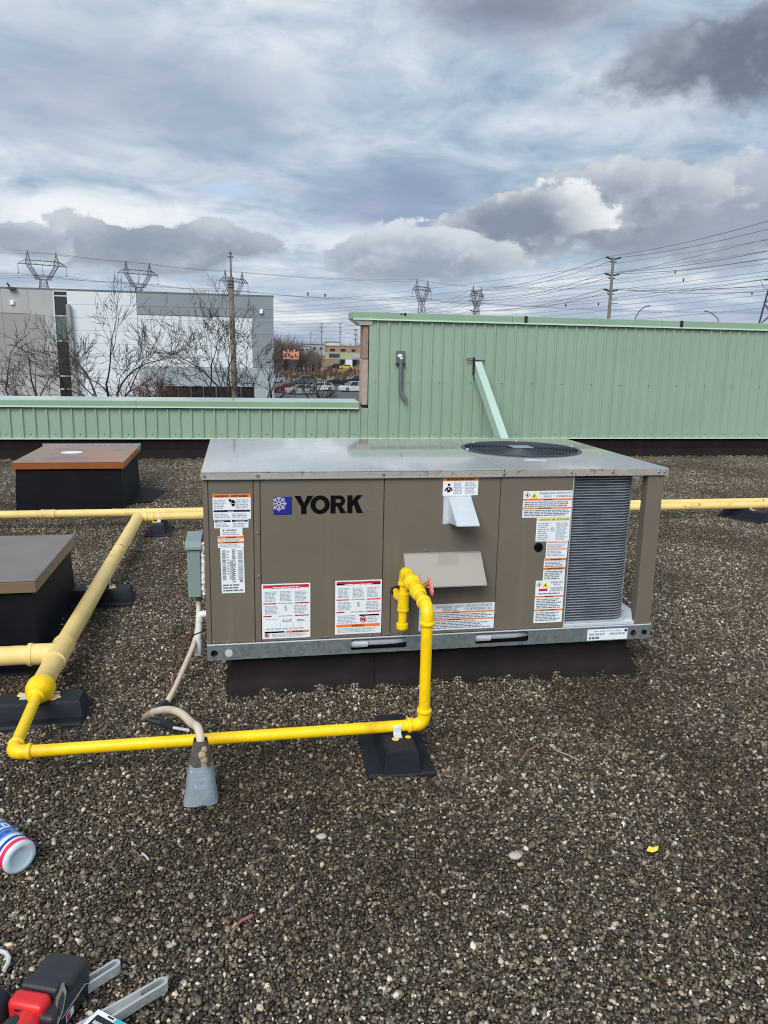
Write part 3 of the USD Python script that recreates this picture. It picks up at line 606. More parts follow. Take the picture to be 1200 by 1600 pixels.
mb = MB(); mb.cbox(1.628, 2.002, .003, .14, .2495, .264, .002); mb.cbox(1.9, 2.08, .14, D-.01, .2495, .262, .002); mb.hull([(1.955, .02, .264), (2.0, .02, .264), (1.99, .02, .31), (1.985, .06, .31), (2.0, .14, .264), (1.975, .14, .264)]); part(ac, 'drain_pan', mb, 'galv_bright')
# lids
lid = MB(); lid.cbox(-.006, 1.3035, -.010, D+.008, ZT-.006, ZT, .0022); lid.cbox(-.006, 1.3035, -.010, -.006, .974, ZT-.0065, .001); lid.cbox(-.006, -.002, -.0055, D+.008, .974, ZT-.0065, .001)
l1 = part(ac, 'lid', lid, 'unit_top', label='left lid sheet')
mb = MB(); mb.cbox(.0, 1.297, -.0155, -.0105, .9735, .981, .001); part(l1, 'skirt_fold', mb, 'hood')
FC, FR = (1.635, .685), .312
sh = sg.box(1.3055, -.010, 2.096, D+.008).difference(sg.Point(*FC).buffer(FR-.008, quad_segs=24))
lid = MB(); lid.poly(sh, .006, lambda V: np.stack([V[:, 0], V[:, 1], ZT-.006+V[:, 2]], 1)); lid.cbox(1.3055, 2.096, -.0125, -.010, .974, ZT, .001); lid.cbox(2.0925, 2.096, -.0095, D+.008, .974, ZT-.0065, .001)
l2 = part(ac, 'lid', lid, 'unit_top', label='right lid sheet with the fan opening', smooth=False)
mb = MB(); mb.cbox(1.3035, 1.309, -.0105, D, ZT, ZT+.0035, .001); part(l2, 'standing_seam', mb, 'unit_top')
mb = MB(); mb.poly(sg.Polygon([(1.50, .27), (1.53, .255), (1.575, .26), (1.60, .245), (1.61, .262), (1.56, .285), (1.51, .288)]), .0006, lambda V: np.stack([V[:, 0], V[:, 1], ZT+.0002+V[:, 2]], 1)); part(l2, 'paper_scrap', mb, 'white', smooth=False)
# fan well, blades and guard
mb = MB(); mb.lathe([(FR-.009, ZT-.001), (FR-.012, ZT-.20), (FR+.0, ZT-.28), (0.001, ZT-.28)], (FC[0], FC[1], 0), 40); fan = part(ac, 'fan_well', mb, 'dark')
for k in range(4):
    a = k*PI/2+.4; mb = MB(); pts = []
    for rr_, tw, wd in ((.07, .55, .09), (.17, .42, .15), (.285, .30, .20)):
        for s_ in (-1, 1):
            b = a+s_*wd/rr_/2*(1 if rr_ > .1 else .6); pts.append((FC[0]+rr_*math.cos(b), FC[1]+rr_*math.sin(b), ZT-.13+s_*tw*.07))
    mb.add(pts, [(0, 1, 3, 2), (2, 3, 5, 4)]); part(fan, 'blade', mb, 'fanblade', smooth=True)
gu = MB(); gu.lathe([(FR-.010, ZT-.002), (FR-.009, ZT+.005), (FR+.003, ZT+.0055), (FR+.009, ZT+.0005)], (FC[0], FC[1], 0), 48); gp = part(ac, 'fan_guard', gu, 'fanwire')
mb = MB()
for r_ in np.arange(.085, FR-.012, .0165):
    t = np.linspace(0, 2*PI, 41); z = ZT+.0085-.006*(r_/FR)**2
    mb.tube(np.stack([FC[0]+r_*np.cos(t), FC[1]+r_*np.sin(t), np.full(41, z)], 1), .0024, 5, False)
part(gp, 'guard_rings', mb, 'fanwire')
for k in range(6):
    a = k*PI/3+.2; mb = MB(); mb.tube([(FC[0]+.06*math.cos(a), FC[1]+.06*math.sin(a), ZT+.007), (FC[0]+.2*math.cos(a), FC[1]+.2*math.sin(a), ZT+.005), (FC[0]+FR*math.cos(a), FC[1]+FR*math.sin(a), ZT+.002)], .0030, 6); part(gp, 'spoke', mb, 'fanwire')
mb = MB(); mb.cbox(FC[0]-.055, FC[0]+.055, FC[1]-.055, FC[1]+.055, ZT+.009, ZT+.014, .002); part(gp, 'hub_plate', mb, 'galv')
for a in (0.15, 1.3, 2.2, 3.3): mb = MB(); mb.cyl((FC[0]+(FR+.002)*math.cos(a), FC[1]+(FR+.002)*math.sin(a), ZT+.001), (FC[0]+(FR+.002)*math.cos(a), FC[1]+(FR+.002)*math.sin(a), ZT+.010), .008, n=8); part(gp, 'clip', mb, 'galv_bright')
# screws
for x, z in ((.008, .990), (.226, .990), (.760, .990), (1.303, .990), (1.62, .992), (2.048, .991), (2.076, .991), (.222, .742), (.224, .55), (.03, .258), (.09, .256), (.20, .257), (.30, .258), (.52, .258), (.72, .258), (.80, .26), (.858, .258), (1.0, .258), (1.26, .258), (1.33, .258), (1.56, .258), (.96, .645), (1.82, .992)):
    mb = MB(); y = -.0125 if z > .98 else 0.0
    mb.cyl((x, y, z), (x, y-.002, z), .0075, n=10); mb.cyl((x, y-.002, z), (x, y-.0065, z), .0048, .004, n=6); part(ac, 'screw', mb, 'steel')
mb = MB(); mb.lathe([(.021, 0), (.021, .004), (.014, .006), (.013, -.0)], (1.489, 0, .645), 20, (0, -1, 0)); mb.cyl((1.489, .001, .645), (1.489, -.001, .645), .0135, n=16); part(pp, 'grommet', mb, 'black')
# flue hood
fl = MB(); fl.cbox(1.033, 1.160, -.003, 0.0, .762, .892, .001); fl.hull([(1.056, -.004, .886), (1.157, -.004, .886), (1.056, -.004, .882), (1.157, -.004, .882), (1.056, -.15, .789), (1.157, -.15, .789), (1.056, -.15, .785), (1.157, -.15, .785)])
fl.hull([(1.0555, -.004, .884), (1.0555, -.004, .772), (1.0555, -.149, .786), (1.0575, -.004, .884), (1.0575, -.004, .772), (1.0575, -.149, .786)]); fl.hull([(1.1555, -.004, .884), (1.1555, -.004, .772), (1.1555, -.149, .786), (1.1575, -.004, .884), (1.1575, -.004, .772), (1.1575, -.149, .786)])
fh = part(cp, 'flue_hood', fl, 'galv_bright', smooth=False)
# intake hood
ih = MB(); ih.hull([(.858, -.0005, .634), (1.212, -.0005, .634), (.858, -.0005, .629), (1.212, -.0005, .629), (.858, -.014, .631), (1.212, -.014, .631), (.857, -.115, .512), (1.2135, -.115, .512), (.857, -.115, .507), (1.2135, -.115, .507), (.857, -.110, .507), (1.2135, -.110, .507)])
ih.hull([(.858, 0, .63), (.858, 0, .50), (.858, -.112, .508), (.861, 0, .63), (.861, 0, .50), (.861, -.112, .508)])
part(cp, 'intake_hood', ih, 'hood', smooth=False)

# ---- lettering and stickers on the unit
def letters(parent, name, shape_or_text, mat, y=-.0014):
    mb = MB(); mb.poly(shape_or_text, .0010, front(y+.0010)); return part(parent, name, mb, mat, smooth=False)
z0, h = .8205, .0785
def P(*pts): return sg.Polygon([(a, z0+b) for a, b in pts])
s = .0235
Yp = P((.379, h), (.405, h), (.4195, .046), (.434, h), (.459, h), (.4305, .031), (.4305, 0), (.4075, 0), (.4075, .031))
cx, cz = .4885, z0+h/2
Op = affinity.scale(sg.Point(cx, cz).buffer(1, quad_segs=24), .0415, .0405).difference(affinity.scale(sg.Point(cx, cz).buffer(1, quad_segs=24), .0195, .0225))
Rp = sg.box(.533, z0, .5555, z0+h).union(sg.box(.533, z0+.031, .571, z0+h)).union(affinity.scale(sg.Point(.571, z0+.0545).buffer(1, quad_segs=16), .025, .024)).difference(sg.box(.5555, z0+.046, .571, z0+.063).union(affinity.scale(sg.Point(.571, z0+.0545).buffer(1, quad_segs=12), .0075, .0085))).union(P((.560, .036), (.580, .036), (.601, 0), (.576, 0)))
Kp = sg.box(.606, z0, .6285, z0+h).union(P((.6285, .030), (.6285, .056), (.645, h), (.672, h), (.6285, .030))).union(P((.634, .038), (.650, .053), (.6745, 0), (.647, 0)))
mb = MB(); mb.cbox(.290, .3685, -.0013, -.0001, .8185, .8965, .0004); em = part(fp, 'emblem', mb, 'blue')
def flake(cx, cz, R):
    S = []
    for k in range(8):
        a = k*PI/4+.0; c_, s_ = math.cos(a), math.sin(a)
        S.append(sg.LineString([(cx, cz), (cx+R*c_, cz+R*s_)]).buffer(R*.085))
        for e in (-.6, .6):
            b = a+e; q = (cx+R*.52*c_, cz+R*.52*s_); S.append(sg.LineString([q, (q[0]+R*.38*math.cos(b), q[1]+R*.38*math.sin(b))]).buffer(R*.08))
    return shapely.union_all(S).difference(sg.Point(cx, cz).buffer(R*.13))
letters(em, 'snowflake', flake(.3135, .8675, .031).intersection(sg.box(.2905, .83, .36, .896)), 'flake', -.0023)
for nm, shp in (('letter_y', Yp), ('letter_o', Op), ('letter_r', Rp), ('letter_k', Kp)): letters(fp, nm, shp, 'black')
letters(fp, 'trademark_ring', sg.Point(.6885, .8905).buffer(.0055).difference(sg.Point(.6885, .8905).buffer(.0035)).union(sg.Point(.6885, .8905).buffer(.0015)), 'greyd')
letters(fp, 'fine_print', sg.box(.684, .827, .722, .829).union(sg.box(.684, .832, .712, .8335)), 'greyd'); letters(fp, 'scratch', sg.box(.7335, .85, .7345, .885), 'greyd')

rnd = random.Random(7)
class Sticker:
    def __init__(s, parent, x0, x1, z0, z1, label, name='sticker', skew=0.0):
        s.x0, s.x1, s.z0, s.z1, s.sk = x0, x1, z0, z1, skew
        mb = MB(); mb.hull([s.p(u, v, w) for u in (0, 1) for v in (0, 1) for w in (-.0002, -.0011)])
        s.prim = part(parent, name, mb, 'white', smooth=False, label=label); s.c = {}
    def p(s, u, v, w): return (s.x0+(s.x1-s.x0)*u+s.sk*(v), w, s.z1-(s.z1-s.z0)*v)
    def mb(s, col, nm):
        if nm == 'colour_band': s.k = getattr(s, 'k', 0)+1; nm = ('colour_band', s.k)
        return s.c.setdefault((nm, col), MB())
    def band(s, col, u0, u1, v0, v1, nm='colour_band', w=-.0017):
        s.mb(col, nm).quad(s.p(u0, v1, w), s.p(u1, v1, w), s.p(u1, v0, w), s.p(u0, v0, w)); return s
    def text(s, u0, u1, v0, v1, lines, col='grey', fill=.5, nm='print', ragged=.25):
        dv = (v1-v0)/lines
        for k in range(lines):
            a = u0; va = v0+dv*(k+.5-fill/2); end = u1-(u1-u0)*rnd.random()*ragged
            while a < end:
                b = min(end, a+(.007+.022*rnd.random())/(s.x1-s.x0))
                if b-a > .002: s.band(col, a, b, va, va+dv*fill, nm, -.0021)
                a = b+.0035/(s.x1-s.x0)
        return s
    def word(s, txt, u, v, hgt, col='black', bold=True, nm='wording', width=None, vertical=False):
        m = meshkit.text_mesh(txt, hgt, .0003, bold=bold); V = np.array(m.vertices)
        w0 = V[:, 0].max()-V[:, 0].min(); V[:, 0] -= V[:, 0].min()
        if width: V[:, 0] *= width*(s.x1-s.x0)/w0
        o = s.p(u, v, -.0022)
        if vertical: X, Z = o[0]+V[:, 1], o[2]-V[:, 0]
        else: X, Z = o[0]+V[:, 0], o[2]+V[:, 1]
        s.mb(col, nm).add(np.stack([X, o[1]-V[:, 2], Z], 1), m.faces); return s
    def shape(s, shp, col, nm='pictogram', w=-.0024):
        """shape in sticker millimetres from the top left"""
        s.mb(col, nm).poly(shp, .0003, lambda V: np.stack([s.x0+V[:, 0]/1000, w-V[:, 2], s.z1-V[:, 1]/1000], 1)); return s
    def done(s):
        for (nm, col), mb in s.c.items(): part(s.prim, nm[0] if isinstance(nm, tuple) else nm, mb, col, smooth=False, kind='stuff' if nm in ('print', 'bar_code', 'wording', 'diagram') else None)
def tri(cx, cy, r): return sg.Polygon([(cx, cy-r), (cx+r*.95, cy+r*.7), (cx-r*.95, cy+r*.7)])
def flame(cx, cy, r): return sg.Polygon([(cx, cy-r), (cx+r*.35, cy-r*.3), (cx+r*.6, cy+r*.3), (cx+r*.3, cy+r*.8), (cx-r*.3, cy+r*.8), (cx-r*.6, cy+r*.3), (cx-r*.15, cy-r*.2)])
sp = stage.GetPrimAtPath('/World/rooftop_air_conditioner/service_panel')
S = Sticker(sp, .039, .196, .804, .911, 'orange headed warning sticker with a hand and lightning pictogram, English and French')
S.band('orange', 0, 1, 0, .13).word('WARNING', .05, .115, .0085, 'black').word('AVERTISSEMENT', .47, .115, .0085, 'black', width=.47).band('navy', .02, .98, .63, .71).word('WARNING', .38, .70, .004, 'white').text(.03, .36, .19, .58, 6, 'grey').text(.6, .96, .19, .58, 6, 'grey').text(.03, .46, .76, .95, 3, 'grey').text(.5, .96, .76, .95, 3, 'grey')
S.shape(affinity.scale(sg.Point(84, 38).buffer(1), 8, 14).union(sg.Polygon([(66, 22), (74, 20), (80, 30), (76, 33)])).union(sg.LineString([(64, 23), (72, 30), (70, 36)]).buffer(1.4)).difference(sg.LineString([(74, 36), (92, 42)]).buffer(1.3)), 'black').done()
S = Sticker(sp, .043, .185, .766, .803, 'small white sticker with two black title bars'); S.band('navy', .02, .48, .08, .30).band('navy', .52, .98, .08, .30).word('WARNING', .1, .27, .004, 'white').word('AVERTISSEMENT', .6, .27, .004, 'white', width=.3).text(.04, .46, .4, .9, 3, 'grey').text(.54, .96, .4, .9, 3, 'grey').done()
S = Sticker(sp, .0665, .1595, .7315, .7655, 'plain white warning sticker with a black triangle'); S.word('WARNING', .26, .36, .0065, 'greyd').shape(tri(15, 9, 4), 'black').text(.1, .9, .45, .9, 2, 'grey').done()
S = Sticker(sp, .0565, .1645, .680, .731, 'white sticker with two orange bars under the plain warning'); S.band('orange', 0, 1, .02, .2).band('orange', 0, 1, .46, .62).word('WARNING', .32, .18, .006, 'black').word('AVERTISSEMENT', .2, .60, .005, 'black', width=.6).text(.06, .94, .24, .42, 2, 'grey').text(.06, .94, .68, .92, 2, 'grey').done()
S = Sticker(sp, .0655, .163, .479, .679, 'tall white bar code label with the serial number printed sideways', 'bar_code_label', .003)
a = .04
while a < .72:
    w_ = rnd.choice((.004, .006, .009)); S.band('greyd', .06, .22, a, a+w_, 'bar_code').band('greyd', .74, .95, a+.01, a+.01+w_*.8, 'bar_code'); a += w_+rnd.choice((.004, .006, .01))
S.word('ZE048H12BCAAAAA1A', .50, .02, .0135, 'black', False, vertical=True, width=1.52).word('N2K7512782', .38, .28, .0100, 'black', False, vertical=True, width=.85).text(.26, .36, .05, .6, 9, 'grey').text(.06, .95, .79, .97, 3, 'greyd').word('A', .80, .76, .012, 'black').done()
for (x0, x1, z0_, z1_, right) in ((.2365, .4465, .2625, .513, False), (.5565, .765, .268, .517, True)):
    S = Sticker(fp, x0, x1, z0_, z1_, 'large white instruction sticker with red bars, ' + ('with a round red prohibition mark at mid height' if right else 'with black and orange boxes along its foot'))
    S.band('red', .03, .97, .02, .055 if not right else .085).text(.2, .8, .06, .09, 1, 'white' if right else 'red', ragged=0).band('red', .03, .22, .055, .075).band('red', .78, .97, .055, .075)
    for k in range(3): S.text(.06+.31*k, .32+.31*k, .13, .32, 8, 'grey')
    for v in (.345, .575): S.band('red', .03, .30 if v < .5 else .2, v, v+.022).band('red', .68, .97, v, v+.022).text(.34, .64, v, v+.022, 1, 'greyd', ragged=0)
    S.text(.06, .36, .39, .55, 7, 'grey').text(.66, .95, .39, .55, 6, 'grey'); X_, Z_ = 209/2, 112
    S.shape(sg.box(X_-6, Z_-11, X_+2, Z_-5).boundary.buffer(.7).union(sg.box(X_-5, Z_+1, X_+3, Z_+9).boundary.buffer(.7)).union(sg.LineString([(X_-2, Z_-5), (X_-1, Z_+1)]).buffer(.7)), 'greyd', 'diagram')
    if right:
        S.text(.06, .48, .64, .80, 6, 'grey').band('black', .52, .95, .64, .668).text(.70, .95, .68, .79, 4, 'grey').band('orange', .03, .97, .815, .868).word('WARNING', .36, .862, .008, 'black').text(.05, .95, .88, .97, 4, 'grey')
        S.shape(sg.Point(126, 182).buffer(15).difference(sg.Point(126, 182).buffer(11)).union(sg.LineString([(118, 174), (134, 190)]).buffer(1.8)), 'red').shape(sg.box(119, 178, 133, 186).buffer(1), 'navy', 'pictogram', -.0020)
    else:
        S.text(.08, .36, .63, .65, 1, 'grey').text(.42, .62, .65, .70, 2, 'greyd').text(.72, .9, .65, .70, 2, 'greyd'); 
        for u in (.38, .50, .64, .80): S.band('grey', u, u+.006, .70, .83)
        S.text(.08, .9, .80, .84, 1, 'grey').band('black', .05, .46, .865, .895).band('orange', .49, .97, .86, .90).word('WARNING', .62, .896, .007, 'black').text(.2, .95, .905, .975, 3, 'grey')
        S.shape(sg.Point(20, 234).buffer(10).difference(sg.Point(20, 234).buffer(6.5)), 'red').shape(sg.Point(20, 234).buffer(4), 'navy', 'pictogram', -.0020)
    S.done()
S = Sticker(cp, 1.0285, 1.189, .8915, .973, 'orange headed warning sticker with a person pictogram above the flue hood')
S.band('orange', 0, 1, 0, .2).word('WARNING', .1, .17, .0085, 'black').word('AVERTISSEMENT', .47, .17, .0085, 'black', width=.42).text(.3, .56, .26, .92, 8, 'grey').text(.62, .95, .26, .92, 8, 'grey')
S.shape(sg.Point(27, 33).buffer(5.5).union(sg.Polygon([(6, 58), (18, 44), (36, 44), (44, 57), (39, 62), (33, 53), (33, 66), (19, 66), (19, 53), (10, 62)])).difference(sg.Point(26, 52).buffer(4)), 'black').done()
S = Sticker(cp, .9385, 1.294, .2655, .390, 'wide white refrigerant safety sticker with two orange bars')
S.word('REFRIGERANT SAFETY', .225, .155, .0125, 'greyd', False, width=.36).word('GROUP A2L', .315, .275, .0125, 'greyd', False, width=.19).word('GROUPE DE SÉCURITÉ', .615, .135, .0115, 'greyd', False, width=.35).word('DU RÉFRIGÉRANT A2L', .615, .265, .0125, 'greyd', False, width=.35).band('grey', .205, .209, .03, .28).band('grey', .595, .599, .03, .28).band('orange', .01, .99, .30, .352).band('orange', .01, .99, .575, .627).word('WARNING', .44, .348, .0052, 'black').word('AVERTISSEMENT', .39, .622, .0052, 'black').text(.02, .97, .375, .56, 3, 'greyd').text(.02, .97, .65, .95, 5, 'greyd')
S.shape(tri(18, 19, 13), 'yellowp').shape(flame(18, 20, 6), 'black').done()
def safety(x0, x1, z0_, z1_, label, low=False):
    S = Sticker(pp, x0, x1, z0_, z1_, label); W = (x1-x0)*1000; H = (z1_-z0_)*1000; return S, W, H
S, W, H = safety(1.4025, 1.636, .784, .9065, 'wide flammable refrigerant sticker with a yellow triangle at the coil edge')
S.shape(sg.Polygon([(19, 4), (32, 17), (19, 30), (6, 17)]).boundary.buffer(.8), 'red').shape(flame(19, 17, 7), 'black').shape(tri(51, 20, 16).boundary.buffer(1.2).union(tri(51, 20, 16)), 'yellowp').shape(flame(51, 21, 7), 'black').word('REFRIGERANT SAFETY', .33, .12, .0085, 'greyd', False, width=.32).word('GROUP A2L', .41, .24, .0085, 'greyd', False, width=.17).word('GROUPE DE SÉCURITÉ', .67, .11, .008, 'greyd', False, width=.31).word('DU RÉFRIGÉRANT A2L', .67, .235, .0085, 'greyd', False, width=.31).band('orange', 0, 1, .29, .355).band('orange', 0, 1, .62, .675).word('WARNING', .42, .35, .006, 'black').word('AVERTISSEMENT', .32, .67, .0055, 'black').text(.03, .97, .38, .6, 3, 'greyd').text(.03, .97, .70, .95, 4, 'greyd').done()
S, W, H = safety(1.473, 1.6345, .672, .783, 'yellow headed caution sticker'); S.band('yellowp', .02, .98, .02, .13).word('CAUTION', .1, .115, .0075, 'greyd').word('ATTENTION', .58, .115, .0075, 'greyd').shape(tri(81, 9, 5), 'black').text(.05, .38, .2, .95, 9, 'grey').text(.6, .95, .2, .95, 9, 'grey').band('grey', .405, .41, .16, .98).band('grey', .575, .58, .16, .98).shape(sg.Point(79, 55).buffer(9).difference(sg.Point(79, 55).buffer(5)), 'grey').done()
S, W, H = safety(1.527, 1.6305, .592, .6715, 'narrow sticker with two pale orange lines, below the caution'); S.band('orange', .04, .98, .03, .09).band('orange', .04, .98, .44, .50).text(.05, .95, .14, .4, 4, 'grey').text(.05, .95, .55, .9, 4, 'grey').done()
S, W, H = safety(1.5205, 1.627, .485, .5915, 'narrow sticker with two strong orange bars, above the lowest one'); S.band('orange', 0, 1, .01, .11).band('orange', 0, 1, .42, .52).word('WARNING', .3, .10, .0075, 'black').word('AVERTISSEMENT', .15, .51, .0075, 'black', width=.75).text(.06, .95, .15, .4, 4, 'greyd').text(.06, .95, .56, .96, 5, 'greyd').done()
S, W, H = safety(1.4875, 1.6275, .279, .4845, 'tall flammable refrigerant sticker with a red bar, lowest beside the coil')
S.shape(sg.Polygon([(16, 6), (28, 18), (16, 30), (4, 18)]).boundary.buffer(.8), 'red').shape(flame(16, 18, 7), 'black').shape(tri(47, 20, 16), 'yellowp').shape(flame(47, 21, 7), 'black').word('REFRIGERANT SAFETY', .52, .065, .008, 'greyd', False, width=.44).word('GROUP A2L', .62, .12, .008, 'greyd', False, width=.26).word('GROUPE DE SÉCURITÉ', .52, .20, .008, 'greyd', False, width=.44).word('DU RÉFRIGÉRANT A2L', .52, .255, .008, 'greyd', False, width=.44).band('red', .12, .42, .19, .245).text(.1, .9, .28, .33, 1, 'greyd').band('orange', 0, 1, .36, .395).band('orange', 0, 1, .68, .715).word('WARNING', .34, .392, .006, 'black').word('AVERTISSEMENT', .2, .712, .006, 'black', width=.6).text(.06, .95, .42, .66, 6, 'greyd').text(.06, .95, .74, .96, 6, 'greyd').done()
S = Sticker(br_, 1.761, 1.966, .180, .2345, 'white address label with a blue dot on the base rail', 'shipping_label'); S.text(.15, .85, .1, .25, 1, 'grey', ragged=.0).text(.04, .5, .34, .56, 1, 'grey', .8).text(.56, .95, .34, .56, 1, 'grey', .8).text(.04, .3, .66, .9, 1, 'greyd', .8).shape(sg.Point(195, 10).buffer(7.5), 'bluedot', 'blue_dot')
S.done(); 
for pr in (S.prim,): UsdGeom.Xformable(pr).AddTranslateOp().Set(Gf.Vec3d(0, -.004, 0))

# ------------------------------------------------------------------ electrical box, conduit, drain
eb = thing('disconnect_switch_box', 'grey electrical disconnect box on the left side of the air conditioner', 'switch box')
mb = MB(); mb.cbox(-.100, -.037, .40, .60, .335, .572, .003); part(eb, 'box', mb, 'boxgrey')
mb = MB(); mb.cbox(-.086, -.039, .392, .3995, .338, .570, .002); part(eb, 'door', mb, 'boxgrey')
mb = MB(); mb.hull([(-.108, .380, .575), (-.032, .380, .575), (-.108, .380, .587), (-.032, .380, .587), (-.106, .41, .612), (-.034, .41, .612), (-.106, .61, .612), (-.034, .61, .612), (-.106, .61, .575), (-.034, .61, .575)]); part(eb, 'rain_hood', mb, 'boxgrey')
mb = MB(); rs = np.random.RandomState(6); zc_ = np.linspace(.345, .60, 26)
mb.tube(np.stack([-.0275+rs.uniform(-.004, .004, 26), .405+rs.uniform(-.003, .003, 26), zc_], 1), rs.uniform(.007, .0125, 26), 8)
part(eb, 'caulk_bead', mb, 'caulk')
mb = MB(); mb.cyl((-.055, .46, .336), (-.055, .46, .300), .017, n=14); part(eb, 'conduit_fitting', mb, 'conduitgrey')
def ribbed(pts, r, step=.012, n=10):
    P = np.asarray(pts, float); t = np.linspace(0, 1, len(P)); from scipy.interpolate import CubicSpline
    cs_ = CubicSpline(np.r_[0, np.cumsum(np.linalg.norm(np.diff(P, axis=0), axis=1))], P); Ltot = cs_.x[-1]
    m = int(Ltot/step)*2; tt = np.linspace(0, Ltot, m); return cs_(tt), np.where(np.arange(m) % 2 == 0, r, r*.88)
q1 = at_z(300, 985, .20); 
pts = [(-.055, .46, .305), (-.057, .44, .25), (-.064, .36, .17), (-.10, .20, .10), (-.14, .05, .05), (-.172, -.075, .022)]
fc = thing('flexible_conduit', 'beige flexible conduit running down from the grey box to the gravel', 'conduit')
P_, R_ = ribbed(pts, .0130); mb = MB(); mb.tube(P_, R_, 10); part(fc, 'hose', mb, 'flex', smooth=50)
mb = MB(); mb.tube([(-.172, -.075, .024), (-.20, -.12, .020), (-.225, -.15, .022)], .017, 10); part(fc, 'tape_joint', mb, 'tape')
fc2 = thing('flexible_conduit', 'arched beige flexible conduit entering the grey flashing boot', 'conduit')
bt = at_y(312, 1147, -.80)
pts = [at_y(240, 1113, -.30)+(0, 0, .0), at_y(262, 1109, -.42), at_y(286, 1117, -.56), at_y(301, 1131, -.68), bt, bt+np.array([.004, -.02, -.04])]
P_, R_ = ribbed(pts, .0150, .011); mb = MB(); mb.tube(P_, R_, 10); part(fc2, 'hose', mb, 'flex', smooth=50)
e = pts[0]; mb = MB(); mb.tube([e+np.array([.012, -.01, -.004]), e, e+np.array([-.03, .04, -.03]), e+np.array([-.05, .07, -.06])], [.0155, .017, .013, .006], 8); part(fc2, 'frayed_end', mb, 'sealant')
mb = MB(); mb.tube([e+np.array([-.02, .0, -.03]), at_z(252, 1128, .06), at_z(266, 1135, .04), at_z(275, 1138, .03)], [.010, .017, .012, .005], 8); part(fc2, 'tape_tail', mb, 'tape')
mb = MB(); mb.tube([at_z(271, 1137, .035), at_z(282, 1139, .05), at_z(294, 1141, .08)], .006, 6); part(fc2, 'wire', mb, 'pvc')
rw = MB(); pts = [at_y(301, 985, .36), at_y(288, 1008, .26), at_y(276, 1040, .13), at_y(270, 1066, .04), at_y(261, 1088, -.03), at_y(252, 1106, -.09)]; P_, _ = ribbed(pts, 1, .03); rw.tube(P_, .0032, 6)
solo('thermostat_wire', rw, 'redwire', 'thin red wire hanging beside the flexible conduit', 'wire')
dp = thing('condensate_drain', 'white plastic drain pipe turned down below the grey box', 'drain pipe')
mb = MB(); mb.cyl((.0, .33, .275), (-.035, .33, .275), .0165, n=14); part(dp, 'stub', mb, 'pvc')
mb = MB(); mb.tube([(-.022, .33, .275), (-.040, .33, .272), (-.046, .33, .262), (-.048, .33, .24)], .0175, 14); part(dp, 'elbow', mb, 'pvc')
mb = MB(); mb.tube([(-.048, .33, .25), (-.055, .32, .145)], .0135, 14); mb.lathe([(.013, 0), (.0165, 0), (.0165, .075), (.0125, .075), (.0125, .02)], (-.054, .322, .150), 16, (-.04, -.05, -1)); part(dp, 'pipe', mb, 'pvc')
mb = MB(); mb.cyl((-.0595, .3155, .09), (-.0593, .3158, .095), .0122, n=12); part(dp, 'bore', mb, 'sealant')
mb = MB(); mb.tube([(.0, .20, .255), (-.02, .21, .235), at_y(303, 992, .26), at_y(297, 1001, .28)], .0035, 6); solo('control_wire', mb, 'blackwire', 'short dark wire crossing the white drain pipe', 'wire')

# sheet boot round the conduit
bo = thing('conduit_boot', 'tapered blue grey flashing boot standing on the gravel in front of the yellow pipe', 'flashing boot')
b0 = at_z(313, 1262, 0.0); top = bt
def ell(c, rx, ry, n=20, ph=0): 
    t = np.arange(n)*2*PI/n+ph; k = .35; return np.stack([c[0]+rx*np.sign(np.cos(t))*abs(np.cos(t))**.7, c[1]+ry*np.sign(np.sin(t))*abs(np.sin(t))**.7, np.full(n, c[2])], 1)
lv = []; rs = np.random.RandomState(8)
for k, (t, rx, ry) in enumerate(((0, .056, .040), (.03, .0585, .042), (.35, .047, .035), (.62, .038, .030), (.8, .031, .027), (1.0, .021, .019))):
    c = (1-t)*np.array([b0[0], b0[1]+.035, .0])+t*np.array([top[0]+.003, top[1]-.012, top[2]-.012]); r_ = ell(c, rx, ry); 
    if k == 0: r_[:, 2] += np.where((r_[:, 1] < c[1]), .02*np.exp(-((r_[:, 0]-c[0]-.01)/.018)**2)+.004, 0)
    r_[:, :2] += rs.uniform(-.0026, .0026, (20, 2)); lv.append(r_)
def loft(lv, n):
    i = np.arange(n); j = (i+1) % n; return np.vstack(lv), np.vstack([np.stack([k*n+i, k*n+j, (k+1)*n+j, (k+1)*n+i], 1) for k in range(len(lv)-1)])
mb = MB(); mb.add(*loft(lv[:5], 20)); part(bo, 'sleeve', mb, 'boot', smooth=50)
lw = [l+np.array([0, 0, .0])+(l-l.mean(0))*.05 for l in (lv[3]*.75+lv[4]*.25, lv[4], lv[5])]; lw[0][:, 2] += rs.uniform(-.022, .016, 20); mb = MB(); mb.add(*loft(lw, 20)); part(bo, 'sealant_wrap', mb, 'boottop', smooth=50)
c = lv[4].mean(0); mb = MB()
for dx, dz, r_ in ((.006, .0, .014), (.012, -.018, .013), (.008, -.034, .010), (.014, .02, .010), (.012, -.05, .006)): mb.sphere((c[0]+dx, c[1]-.024, c[2]+dz), r_, 1, (1, .6, 1.2))
part(bo, 'sealant_lump', mb, 'sealant')
mb = MB()
for (a_, b_) in (((-.018, .10), (-.006, .045)), ((-.03, .135), (-.012, .12)), ((.0, .06), (.02, .035)), ((-.012, .12), (-.010, .05))):
    P_ = []
    for t in np.linspace(0, 1, 5): P_.append((b0[0]+a_[0]*(1-t)+b_[0]*t, b0[1]-.0065+.11*.0+(a_[1]*(1-t)+b_[1]*t)*.09, a_[1]*(1-t)+b_[1]*t))
    mb.tube(P_, .0013, 5)
part(bo, 'seam_lines', mb, 'caulk')
